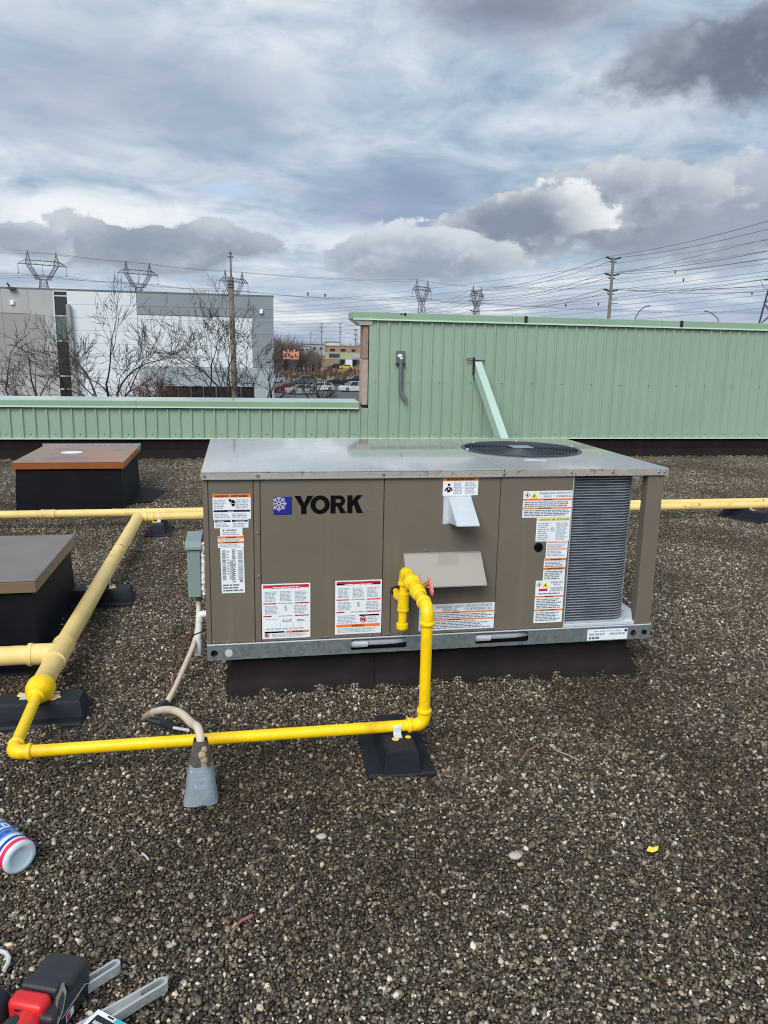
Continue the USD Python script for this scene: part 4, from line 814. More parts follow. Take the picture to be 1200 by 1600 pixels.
mb = MB(); mb.sphere((b0[0]+.008, b0[1]+.004, .006), .026, 1, (1, .5, .4)); part(bo, 'torn_foot', mb, 'dark')

# ------------------------------------------------------------------ gas pipes
PZ = .13
def elbow(c, d0, d1, r, R, n=8):
    """pipe fitting bend at corner c from direction d0 (arriving) to d1 (leaving), with collars"""
    c, d0, d1 = map(lambda q: np.asarray(q, float), (c, d0, d1)); mb = MB()
    o = c-d0*R+d1*R; P_ = [o+R*(math.sin(t)*d0-math.cos(t)*d1) for t in np.linspace(0, PI/2, n)]
    P_ = [P_[0]-d0*R*.5]+P_+[P_[-1]+d1*R*.5]; mb.tube(P_, r*1.16, 18)
    for q, d in ((P_[0], -d0), (P_[-1], d1)): mb.lathe([(r*.9, -.004), (r*1.28, 0), (r*1.34, .003), (r*1.34, .010), (r*1.26, .014), (r*.9, .015)], q, 18, d)
    return mb
def collar(p, d, r, ln, k=1.35):
    mb = MB(); p, d = np.asarray(p, float), np.asarray(d, float); mb.lathe([(r*.95, -ln/2), (r*k*.97, -ln/2+.001), (r*k, -ln/2+.005), (r*k, -ln/2+.011), (r*k*.92, -ln/2+.015), (r*k*.92, ln/2-.015), (r*k, ln/2-.011), (r*k, ln/2-.005), (r*k*.97, ln/2-.001), (r*.95, ln/2)], p, 18, d); return mb
X, Y, Z = np.eye(3)
r = .0212; fy = -.617; fx0 = -.637; rx = .8215; rz = .594
gas = thing('gas_pipe', 'bright yellow new gas pipe rising to the air conditioner', 'gas pipe')
# reducer from the old pipe
mb = MB(); mb.lathe([(.018, -.056), (.030, -.055), (.034, -.05), (.036, -.03), (.050, -.005), (.056, .015), (.057, .038), (.055, .055), (.045, .056)], (-.665, -.125, PZ), 22, (0, 1, 0)); part(gas, 'reducer', mb, 'yellow', smooth=60)
sl = (-.665-fx0)/(-.125-fy)
mb = MB(); mb.tube([(-.663, -.155, PZ), (fx0, fy+.03, PZ)], r, 18, False); part(gas, 'pipe', mb, 'yellow')
part(gas, 'elbow', elbow((fx0, fy, PZ), -Y, X, r, .033), 'yellow', smooth=60)
mb = MB(); mb.tube([(fx0+.03, fy, PZ), (rx-.03, fy, PZ)], r, 18, False); part(gas, 'pipe', mb, 'yellow', label='long horizontal run in front of the unit')
part(gas, 'elbow', elbow((rx, fy, PZ), X, Z, r, .033), 'yellow', smooth=60)
mb = MB(); mb.tube([(rx, fy, PZ+.03), (rx, fy, rz-.03)], r, 18, False); part(gas, 'riser', mb, 'yellow')
part(gas, 'elbow', elbow((rx, fy, rz), Z, Y, r, .036), 'yellow', smooth=60)
dl = np.array([.843, -.105, .585]); ax = dl-np.array([rx, fy, rz]); ax /= np.linalg.norm(ax)
mb = MB(); mb.tube([(rx, fy+.03, rz), dl-ax*.03], r*.95, 16, False); part(gas, 'pipe', mb, 'yellow', label='short level run over to the drip leg')
v = np.array([rx, fy, rz])+ax*.20
mb = MB(); mb.lathe([(r, -.055), (r*1.3, -.05), (r*1.35, -.038), (r*1.15, -.032), (r*1.5, -.012), (r*1.55, .012), (r*1.15, .032), (r*1.35, .038), (r*1.3, .05), (r, .055)], v, 18, ax); va = part(gas, 'valve', mb, 'yellow', smooth=50)
mb = MB(); mb.cyl(v+np.array([.02, 0, .018]), v+np.array([.042, 0, .035]), .009, n=10); part(va, 'valve_stem', mb, 'brass')
hb = v+np.array([.046, 0, .036]); mb = MB(); mb.hull([hb+np.array([a_*.004, b_, c_]) for a_ in (-1, 1) for b_, c_ in ((-.02, .012), (.02, .014), (-.025, -.01), (.016, -.004), (-.06, -.022), (-.055, -.036), (-.03, -.03))]); part(va, 'valve_handle', mb, 'pink')
v = np.array([rx, fy, rz])+ax*.34
mb = MB(); mb.lathe([(r, -.04), (r*1.3, -.038), (r*1.3, -.022), (r*1.55, -.02), (r*1.7, -.012), (r*1.7, .010), (r*1.45, .014), (r*1.3, .018), (r*1.3, .036), (r, .038)], v, 8, ax); part(gas, 'union', mb, 'yellow', smooth=30)
part(gas, 'elbow', elbow(dl, ax, -Z, r*.95, .034), 'yellow', smooth=60)
mb = MB(); mb.tube([dl-Z*.03, (dl[0]-.002, dl[1], .475)], r*.85, 16, False); part(gas, 'drip_leg', mb, 'yellow')
tz = .445; mb = collar((dl[0]-.002, dl[1], tz), Z, r*.9, .085); mb.tube([(dl[0]-.002, dl[1], tz+.008), (dl[0]-.012, dl[1]+.055, tz+.012)], r*1.0, 14); mb.lathe([(r*.8, 0), (r*1.12, .001), (r*1.12, .012), (r*.7, .014)], (dl[0]-.011, dl[1]+.05, tz+.012), 16, (-.18, 1, .1)); part(gas, 'tee', mb, 'yellow', smooth=50)
mb = MB(); mb.tube([(dl[0]-.010, dl[1]+.045, tz+.012), (.826, .006, .464)], r*.62, 12); part(gas, 'inlet_nipple', mb, 'yellow')
mb = MB(); mb.tube([(dl[0]-.003, dl[1], tz-.04), (dl[0]-.004, dl[1], .345)], r*.85, 16, False); part(gas, 'drip_leg', mb, 'yellow')
mb = MB(); mb.lathe([(0.0001, -.004), (r*.9, -.004), (r*1.15, 0), (r*1.2, .006), (r*1.2, .024), (r*.9, .027)], (dl[0]-.004, dl[1], .322), 18); part(gas, 'end_cap', mb, 'yellow', smooth=50)

R3 = .0435; bx = -.672
old = thing('gas_pipe', 'thick faded yellow gas pipe running back from the bright reducer to the rear line', 'gas pipe')
mb = MB(); mb.tube([(bx+.003, -.10, PZ), (bx, .20, PZ)], R3, 22, False); part(old, 'pipe', mb, 'pale')
mb = MB(); mb.tube([(bx, .38, PZ), (bx, 3.16, PZ)], R3, 22, False); part(old, 'pipe', mb, 'pale', label='long run towards the rear')
mb = collar((bx, .285, PZ), Y, R3, .22, 1.2); mb.tube([(bx, .285, PZ), (bx-.13, .285, PZ)], R3*1.12, 20); mb.lathe([(R3*1.0, 0), (R3*1.2, .002), (R3*1.22, .02), (R3, .024)], (bx-.11, .285, PZ), 20, -X); part(old, 'tee', mb, 'pale', smooth=50)
mb = MB(); mb.tube([(bx-.12, .285, PZ), (-4.5, .285, PZ)], R3, 22, False); part(old, 'branch_pipe', mb, 'pale')
r2 = .033
ra = thing('gas_pipe', 'pale yellow rear gas line nearer to the camera, passing behind the unit', 'gas pipe')
mb = MB(); mb.tube([(bx+.05, 3.185, PZ+.005), (11, 3.24, PZ+.005)], r2, 18, False); part(ra, 'pipe', mb, 'pale')
mb = MB(); mb.tube([(bx, 3.10, PZ), (bx, 3.16, PZ), (bx+.02, 3.185, PZ), (bx+.07, 3.187, PZ)], R3*1.08, 18); part(ra, 'elbow', mb, 'pale', smooth=50)
part(ra, 'coupling', collar((bx+.09, 3.187, PZ+.003), X, r2, .07, 1.25), 'pale', smooth=50)
rb = thing('gas_pipe', 'pale yellow rear gas line farther from the camera, with rust patches', 'gas pipe')
mb = MB(); mb.tube([(-7, 3.37, PZ), (11, 3.42, PZ)], r2, 18, False); part(rb, 'pipe', mb, 'pale')
for px in (75, 1197):
    q = at_y(px, 800, 3.38); part(rb, 'coupling', collar((q[0], 3.384, PZ), X, r2, .11, 1.2), 'pale', smooth=50)

# rubber pipe supports
def support(label, x, y, rot, Lg, Wd, H, strap=True, foam=True, pr=.0212, base=.024):
    t = thing('pipe_support', label, 'pipe support', (x, y, 0), rot, 'rubber pipe supports')
    a, b = Lg/2, Wd/2
    mb = MB(); mb.hull([(sx*(a-(.0 if z < base else .006)), sy*(b-(0 if z < base else .008)), z) for sx in (-1, 1) for sy in (-1, 1) for z in (-.004, base*.6, base)]); part(t, 'base', mb, 'rubber', smooth=False)
    mb = MB(); k = Wd*.24; mb.hull([(sx*a*(.985 if z < .05 else (.93 if z < H-.005 else .90)), sy*k*(1.15 if z <= base else (.98 if z < H-.005 else .84)), z) for sx in (-1, 1) for sy in (-1, 1) for z in (base-.002, H-.012, H)]); part(t, 'ridge', mb, 'rubber', smooth=25)
    if strap:
        mb = MB(); c = np.array([0, 0, H+pr]); P_ = [(-.0, math.cos(q)*(pr+.002), H+pr*.9+math.sin(q)*(pr+.002)) for q in np.linspace(-.5, PI+.5, 12)]
        for dz in (0,):
            V = []; 
            for (px_, py_, pz_) in P_: V += [(-.015, py_, pz_), (.015, py_, pz_)]
            V = [(v_[1], v_[0], v_[2]) for v_ in V]
            mb.add(V, [(2*i, 2*i+1, 2*i+3, 2*i+2) for i in range(11)])
        for s_ in (-1, 1): mb.box(s_*(pr+.016)-.016, s_*(pr+.016)+.016, -.015, .015, H-.001, H+.003); mb.box(s_*(pr+.003)-.001, s_*(pr+.003)+.001, -.015, .015, H-.001, H+pr*.95)
        part(t, 'strap', mb, 'galv_bright', smooth=60)
    if foam:
        rs = np.random.RandomState(int(1000*abs(x)+77)); mb = MB()
        for k_ in range(5): mb.sphere((rs.choice((-1, 1))*rs.uniform(pr+.008, pr+.045), rs.uniform(-.045, .045), H-.001), rs.uniform(.012, .022), 1, (1, 1, .22))
        part(t, 'paint_spill', mb, 'foam')
    return t
# straps wrap along the local x axis of the pipe: the ridge runs along local x, the pipe crosses along local y
def cross(label, x, y, rot, Lg=.36, Wd=.25, H=.108, pr=.0212, **k): return support(label, x, y, rot, Lg, Wd, H, pr=pr, **k)
cross('black rubber pipe support under the elbow where the bright yellow pipe turns up', .715, -.617, PI/2-.03, Lg=.31)
cross('black rubber pipe support under the yellow reducer at far left', bx, -.085, 0.0, H=.088, pr=.044)
cross('black rubber pipe support under the thick pale pipe beside the brown grey hatch', bx, 1.42, 0.02, H=.088, pr=.044)
cross('small black rubber pipe support under the rear pipes just left of the unit', -.505, 3.19, PI/2, Lg=.34, Wd=.20, H=.10, pr=.033)
cross('black rubber pipe support set askew under the rear pipes right of the unit', 4.88, 3.22, PI/2+.45, Lg=.42, Wd=.24, H=.10, pr=.033)

# ------------------------------------------------------------------ hatches
def hatch(label, x0, x1, y0, y1, zt, mat, edge, flare=.02):
    t = thing('roof_hatch', label, 'roof hatch')
    mb = MB(); mb.hull([(x0+.03, y0+.03, zt-.03), (x1-.03, y0+.03, zt-.03), (x0+.03, y1-.03, zt-.03), (x1-.03, y1-.03, zt-.03), (x0+.01, y0+.02, 0), (x1-.015, y0+.02, 0), (x0+.01, y1, 0), (x1-.015, y1, 0)]); part(t, 'curb', mb, 'membrane', smooth=False)
    mb = MB(); mb.cbox(x0, x1, y0, y1, zt-.008, zt, .004); part(t, 'lid', mb, mat)
    mb = MB()
    for a in ((x0, x1, y0, y0+.012), (x0, x1, y1-.012, y1), (x0, x0+.012, y0+.013, y1-.013), (x1-.012, x1, y0+.013, y1-.013)): mb.cbox(a[0], a[1], a[2], a[3], zt-.062, zt-.0085, .002)
    part(t, 'lid_edge', mb, edge); return t
h1 = hatch('dark hatch with a shiny orange brown lid near the green parapet', -1.86, -.895, 4.10, 5.33, .455, 'rustlid', 'rustedge')
q = at_z(112, 707, .455); mb = MB(); mb.poly(affinity.scale(sg.Point(q[0], q[1]).buffer(1, quad_segs=12), .17*.6, .10), .0008, lambda V: np.stack([V[:, 0], V[:, 1], .456+V[:, 2]], 1)); part(h1, 'bird_dropping', mb, 'white', smooth=False)
mb = MB(); mb.box(-1.87, -.885, 5.325, 5.335, .44, .475); mb.box(-.9, -.888, 5.12, 5.33, .42, .47); part(h1, 'bent_trim', mb, 'galv', smooth=False)
mb = MB(); mb.hull([(-.95, 4.35, 0), (-.95, 5.35, 0), (-.62, 5.0, 0), (-.70, 4.45, 0), (-.95, 4.35, .016), (-.95, 5.35, .016), (-.63, 5.0, .014), (-.71, 4.45, .014)]); part(h1, 'apron', mb, 'membrane', smooth=False)
h2 = hatch('dark hatch with a flat brown grey lid at the left edge', -1.80, -.815, .54, 1.475, .405, 'taupelid', 'lidedge')
mb = MB(); mb.hull([(-2.1, .34, 0), (-.72, .36, 0), (-.70, 1.62, 0), (-2.1, 1.7, 0), (-2.1, .34, .014), (-.73, .37, .014), (-.71, 1.61, .014), (-2.1, 1.7, .014)]); part(h2, 'apron', mb, 'membrane', smooth=False)
mb = MB(); rs = np.random.RandomState(4)
for k in range(9):
    q = at_z(84+rs.uniform(-12, 14), 962+rs.uniform(-16, 22), .016); mb.sphere(q, rs.uniform(.004, .009), 1, (1, 1, .5))
part(h2, 'stray_pebbles', mb, 'stone')

# ================================================================== beyond the roof
def ground_to(px, py): return at_z(px, py, GZ)
# warehouse across the lot: its front faces us, built from rows of panels
BY = 58.0
def bx_(px, py): q = at_y(px, py, BY); return q[0], q[2]
wh = thing('warehouse', 'large white and grey panelled warehouse with a dark glazed corner strip', 'building')
XL, XR, ZTOP = -24.0, 2.84, 5.17
mb = MB(); mb.box(XL, XR-.05, BY+.12, BY+34, GZ, ZTOP-.15); part(wh, 'wall', mb, 'bldgrey', smooth=False)
mb = MB(); mb.box(XL-.05, XR+.03, BY-.06, BY+.3, ZTOP-.06, ZTOP+.08); part(wh, 'parapet_cap', mb, 'conduitgrey', smooth=False)
def pan(x0, x1, z0, z1, mat, y=BY, lab=None, name='panel'):
    m = MB(); m.cbox(x0+.006, x1-.006, y-.06, y+.12, z0+.006, z1-.006, .006); return part(wh, name, m, mat, smooth=False, label=lab)
x83, x103, x213, x258, x395, x427 = -12.82, -11.95, -7.12, -5.3, 1.25, 2.84
zb1, zb2, zb3 = 3.60, -.15, -1.60
rows = np.arange(-5.5, ZTOP-.06, .92); rows = list(rows[:-1])+[ZTOP-.06]
def rows_between(a, b):
    r = [a]+[z for z in np.arange(ZTOP-.06-.92*12, ZTOP, .92) if a+.3 < z < b-.3]+[b]; return list(zip(r[:-1], r[1:]))
for a, b in rows_between(GZ, ZTOP-.06): pan(x103, x213, a, b, 'bldwhite')
for a, b in rows_between(zb1, ZTOP-.06): pan(x213, x427, a, b, 'bldgrey')
for a, b in rows_between(zb2, zb1): pan(x213, x395, a, b, 'bldwhite', BY+.06); pan(x395, x427, a, b, 'bldgrey')
for a, b in rows_between(zb3, zb2): pan(x213, x427, a, b, 'bldlight')
pan(x213, x258, GZ, zb3, 'bldwhite'); pan(x395, x427, GZ, zb3, 'bldlight')
m = MB(); m.box(x258, x395, BY+.05, BY+.125, GZ, zb3); gw = part(wh, 'window_strip', m, 'glass', smooth=False)
for k in range(8):
    xx = x258+(x395-x258)*k/7; m = MB(); m.box(xx-.03, xx+.03, BY-.02, BY+.05, GZ, zb3); part(gw, 'mullion', m, 'conduitgrey', smooth=False)
# precast left part
for a, b, mat in ((-24, -19.6, 'precast'), (-19.6, -16.35, 'precast'), (-16.35, -14.55, 'precast'), (-14.55, x83, 'precast')):
    if a == -14.55: pan(a, b, GZ, ZTOP-.06, 'precast', BY-.05); continue
    pan(a, b, 3.45, ZTOP-.06, 'precast', BY-.05); pan(a, b, -.9, 3.45, 'precastd', BY-.02); pan(a, b, GZ, -.9, 'precast', BY-.05)
pan(-14.5, -13.55, -.9, 3.42, 'precastd', BY-.10, 'darker recessed precast strip')
# glazed strip
zs = [GZ, -1.9, -.95, 1.55, 3.35, 4.75, 5.08]
for k in range(6):
    m = MB(); m.box(x83+.03, x103-.03, BY-.02, BY+.05, zs[k]+.04, zs[k+1]-.04); part(wh, 'window', m, 'glassg' if k in (3,) else 'glass', smooth=False)
    m = MB(); m.box(x83, x103, BY-.08, BY-.01, zs[k+1]-.04, zs[k+1]+.04); part(wh, 'transom', m, 'frame', smooth=False)
m = MB(); m.hull([(x103-.02, BY-.5, 4.15), (x103+.22, BY-.5, 4.15), (x103-.02, BY-.02, 4.15), (x103+.22, BY-.02, 4.15), (x103+.1, BY-.5, GZ), (x103+.6, BY-.5, GZ), (x103+.1, BY-.02, GZ), (x103+.6, BY-.02, GZ)]); part(wh, 'slanted_fin', m, 'precastd', smooth=False)
m = MB(); m.box(x83-.06, x83+.02, BY-.13, BY, GZ, ZTOP-.1); part(wh, 'corner_trim', m, 'frame', smooth=False)
for px, py in ((20, 473), (408, 487)):
    a, b = bx_(px, py); m = MB(); m.cbox(a-.13, a+.13, BY-.26, BY-.06, b-.16, b+.16, .03); part(wh, 'wall_light', m, 'white')
a, b = bx_(17, 450); m = MB(); m.bar((a, BY-.1, ZTOP), (a-.15, BY-.3, ZTOP+.35), .09); m.box(a-.1, a+.35, BY-.5, BY-.1, ZTOP-.08, ZTOP+.06); part(wh, 'flood_light', m, 'insul', smooth=False)
a, b = bx_(308, 458); m = MB(); m.cbox(a-.45, a+.45, BY+3, BY+4.2, ZTOP-.1, ZTOP+.55, .03); part(wh, 'roof_unit', m, 'precast')

# utility pole in front of the warehouse
up_ = thing('utility_pole', 'weathered wooden utility pole with a thin mast in front of the warehouse', 'utility pole')
pb = at_y(368, 640, 45.0); pt = at_y(360.5, 432, 45.0)
m = MB(); m.tube([(pb[0]+.02, 45, GZ-.1), (pt[0], 45, pt[2])], [.20, .145], 14); part(up_, 'pole', m, 'wood', smooth=60)
m = MB(); m.tube([(pt[0]+.02, 45, pt[2]-.3), (pt[0]+.01, 45, 6.72)], [.06, .045], 8); part(up_, 'mast', m, 'conduitgrey')
m = MB(); m.sphere((pt[0]+.01, 45, 6.78), .075, 1); m.bar((pt[0]-.15, 45, 6.55), (pt[0]+.17, 45, 6.55), .07); part(up_, 'mast_head', m, 'insul')
for dz in (.25, .45, .62): m = MB(); m.bar((pt[0]-.2, 44.85, pt[2]-dz), (pt[0]+.2, 44.85, pt[2]-dz), .05); part(up_, 'hardware', m, 'insul')

# bare trees
def grow(seed, base, height, spread, stems, levels=5, lean=0.0, trunk_r=.16, twig=.012, kids=(2, 4), taper=.62, first=.34, up=.22, fork_h=2.9):
    """recursive bare tree: returns trunk, branch and twig meshes"""
    rs = np.random.RandomState(seed); T, B, W = MB(), MB(), MB()
    def seg(p, d, ln, r, lev):
        n = 4; pts = [p]; q = p.copy(); dd = d.copy()
        for k in range(n):
            dd = dd+rs.normal(0, .13, 3)+np.array([0, 0, up*.08]); dd /= np.linalg.norm(dd); q = q+dd*ln/n; pts.append(q.copy())
        r1 = max(r*.62, twig*.6); mb = T if lev == 0 else (B if lev < 3 else W)
        mb.tube(pts, np.linspace(r, r1, n+1), 7 if lev == 0 else (5 if lev < 3 else 3), False)
        if lev >= levels or ln < .25: return
        nk = rs.randint(kids[0], kids[1]+1)
        for k in range(nk):
            f = rs.uniform(.35, 1.0) if k else 1.0
            i = min(int(f*n), n-1); o = np.array(pts[i])+(np.array(pts[i+1])-np.array(pts[i]))*(f*n-i)
            a = rs.normal(0, 1, 3); a -= dd*(a@dd); a /= np.linalg.norm(a)
            ang = rs.uniform(.4, .9) if k else rs.uniform(.08, .4)
            nd = dd*math.cos(ang)+a*math.sin(ang)*np.array([1.0, .8, .8]); nd[2] += up*.4; nd /= np.linalg.norm(nd)
            seg(o, nd, ln*rs.uniform(.66, .88)*(1 if k == 0 else .88), max(r1*(.92 if k == 0 else .68), twig), lev+1)
    fork = np.array(base)+np.array([0, 0, fork_h])
    T.tube([base, np.array(base)+np.array([.05, 0, fork_h*.5]), fork], [trunk_r*1.5, trunk_r*1.25, trunk_r*1.1], 8, False)
    for k in range(stems):
        a = 2*PI*(k+rs.uniform(-.25, .25))/stems; sp_ = spread*rs.uniform(.35, 1.0)
        d = np.array([math.cos(a)*sp_+lean, math.sin(a)*sp_*.6, 1.0]); d /= np.linalg.norm(d)
        seg(fork, d, height*first*rs.uniform(.8, 1.15), trunk_r*rs.uniform(.7, 1), 0)
    return T, B, W
def tree(name, label, cat, seed, px, depth, ztop_px, spread, stems, group=None, bark='bark', **k):
    b = at_y(px, 700, depth); zt = at_y(px, ztop_px, depth)[2]
    t = thing(name, label, cat, group=group); T, B, W = grow(seed, (b[0], depth, GZ-.05), (zt-GZ-k.get('fork_h', 2.9))*.94, spread, stems, **k)
    part(t, 'trunk', T, bark, smooth=60); part(t, 'branches', B, bark, smooth=60, kind='stuff')
    if W.n: part(t, 'twigs', W, 'twigs' if bark == 'bark' else bark, smooth=False, kind='stuff')
    return t
tree('bare_tree', 'broad bare tree with several forking stems before the white warehouse wall', 'tree', 21, 178, 40.0, 462, 1.0, 5, levels=6, trunk_r=.09, kids=(2, 3))
tree('bare_tree', 'slender bare tree just left of the wooden utility pole', 'tree', 34, 352, 42.0, 456, .65, 4, levels=6, trunk_r=.085, kids=(2, 3))
tree('bare_tree', 'bare tree whose branches sweep across the grey precast wall at far left', 'tree', 47, 60, 36.0, 520, 1.3, 6, levels=5, trunk_r=.10, kids=(2, 3), lean=-.5)
tree('bare_tree', 'low spreading bare tree rising right of the warehouse corner', 'tree', 58, 412, 44.0, 545, 1.1, 5, levels=6, trunk_r=.09, kids=(2, 3))
tree('bare_tree', 'small twiggy bare tree in the gap before the parked cars', 'tree', 63, 497, 62.0, 572, 1.2, 5, levels=5, trunk_r=.09, kids=(2, 3), fork_h=1.8, twig=.016)
tree('bare_shrub', 'dense brown bare shrub in front of the grey warehouse base', 'shrub', 71, 245, 40.0, 570, .8, 14, bark='shrubtwig', levels=5, trunk_r=.045, kids=(3, 3), twig=.010, fork_h=2.0)

# the far bare wood behind the orange sign
def wood(name, label, x0, x1, y0, y1, n, h0, h1, seed, mat='farwood', zprof=None):
    rs = np.random.RandomState(seed); m = MB()
    for k in range(n):
        x, y = rs.uniform(x0, x1), rs.uniform(y0, y1); h = rs.uniform(h0, h1)*(zprof((x-x0)/(x1-x0)) if zprof else 1)
        m.tube([(x, y, GZ), (x+rs.normal(0, .2), y, GZ+h*.55)], [.16, .07], 3, False)
        for q in range(26):
            a = rs.uniform(.12, .95); p = np.array([x, y, GZ+h*a*.6]); d = np.array([rs.normal(0, .42), rs.normal(0, .3), 1.0]); ln = h*rs.uniform(.18, .45)
            m.tube([p, p+d*ln*.5+rs.normal(0, .15, 3), p+d*ln+rs.normal(0, .3, 3)], [.06, .045, .02], 3, False)
    return tag(part(None, name, m, mat, smooth=False), label, 'trees', kind='stuff')
wood('far_wood', 'mass of bare brown trees behind the orange sign', at_y(424, 545, 230)[0], at_y(498, 545, 230)[0], 218, 245, 130, 8, 13.5, 3, zprof=lambda t: 1.0-.40*t)
wood('far_scrub', 'low brown scrub along the far edge of the parking lot', 8, 40, 168, 200, 150, .5, 1.5, 4, 'shrubtwig')
wood('skyline_trees', 'dark line of trees on the horizon', 60, 330, 880, 980, 420, 9, 17, 5)
wood('roadside_scrub', 'brown scrub along the verge of the far road', 20, 60, 205, 214, 60, 1.0, 2.2, 6, 'shrubtwig')

# sign, shops, far houses
def flat_sign(name, label, cat, cpx, cpy, depth, w, h, face, posts, post_h, marks):
    c = at_y(cpx, cpy, depth); t = thing(name, label, cat)
    m = MB(); m.cbox(c[0]-w/2, c[0]+w/2, depth-.25, depth+.25, c[2]-h/2, c[2]+h/2, .05); part(t, 'panel', m, face, smooth=False)
    for px_ in posts:
        m = MB(); m.box(c[0]+px_-.18, c[0]+px_+.18, depth-.15, depth+.15, GZ, c[2]-h/2+.01); part(t, 'post', m, 'insul', smooth=False)
    for (u0, u1, v0, v1, mat) in marks:
        m = MB(); m.box(c[0]-w/2+u0*w, c[0]-w/2+u1*w, depth-.30, depth-.252, c[2]+h/2-v1*h, c[2]+h/2-v0*h); part(t, 'print', m, mat, smooth=False)
    return t
M['signorange'] = flat('orange_sign_face', srgb(206, 140, 110), 0.6); M['signgreen'] = flat('pale_green_sign_face', srgb(150, 160, 130), 0.6); M['signbrown'] = flat('sign_brown_print', srgb(110, 60, 44), 0.6)
os_ = flat_sign('roadside_sign', 'orange roadside sign with dark lettering shapes before the bare wood', 'sign', 455, 556, 150, 3.0, 1.35, 'signorange', (0,), 2, [(.08, .2, .25, .75, 'signbrown'), (.28, .4, .15, .6, 'signbrown'), (.45, .62, .45, .8, 'signbrown'), (.72, .82, .2, .7, 'signbrown'), (.85, .96, .55, .8, 'signbrown')])
c = at_y(455, 556, 150); m = MB()
for u in (.06, .3, .5, .7, .92): m = MB(); m.box(c[0]-1.5+u*3-.16, c[0]-1.5+u*3+.16, 149.8, 150.2, c[2]+.675, c[2]+.675+.25+.25*(u in (.3, .7))); part(os_, 'cut_out_letter', m, 'signorange', smooth=False)
c = at_y(548, 556, 300)
sh_ = thing('roadside_shop', 'low roadside shop under a long pale green fascia', 'building')
m = MB(); m.box(c[0]-4, c[0]+22, 302, 314, GZ, c[2]-1.1); part(sh_, 'wall', m, 'precastd', smooth=False)
m = MB(); m.box(c[0]-10, c[0]+22, 299, 300, c[2]-1.3, c[2]+1.2); part(sh_, 'fascia', m, 'signgreen', smooth=False)
for u0, u1, mat in ((-8.5, -4.5, 'insul'), (1.0, 6, 'grey'), (8, 11, 'grey')):
    m = MB(); m.box(c[0]+u0, c[0]+u1, 298.8, 298.98, c[2]-.7, c[2]+.7); part(sh_, 'fascia_print', m, mat, smooth=False)
for u in (-3.4, 0.4, 4, 9, 14): m = MB(); m.box(c[0]+u, c[0]+u+2.2, 301.7, 301.98, GZ+.4, c[2]-1.6); part(sh_, 'shop_window', m, 'glass', smooth=False)
m = MB(); m.box(c[0]-2.2, c[0]+.2, 297, 301, GZ, c[2]-1.4); part(sh_, 'porch', m, 'bldwhite', smooth=False)
for i, (px, w, h, d, mat, lab) in enumerate(((470, 16, 7, 700, 'bldwhite', 'pale flat-roofed building at left on the horizon'), (497, 24, 9, 720, 'bldlight', 'pale grey industrial building in the middle of the horizon'), (521, 10, 11, 640, 'frame', 'narrow white block standing above the green fascia'), (545, 34, 8, 620, 'block', 'brown roofed building at right on the horizon'))):
    q = at_y(px, 545, d); t = thing('far_building', lab, 'building')
    m = MB(); m.box(q[0]-w/2, q[0]+w/2, d, d+18, GZ, GZ+h); part(t, 'wall', m, mat, smooth=False)
    m = MB(); m.box(q[0]-w/2-.4, q[0]+w/2+.4, d-.4, d+18.4, GZ+h, GZ+h+.6); part(t, 'roof', m, 'block' if i == 3 else 'conduitgrey', smooth=False)
    for k in range(4): m = MB(); m.box(q[0]-w/2+w*(k+.25)/4, q[0]-w/2+w*(k+.7)/4, d-.15, d-.02, GZ+h*.5, GZ+h*.75); part(t, 'window', m, 'glass', smooth=False)

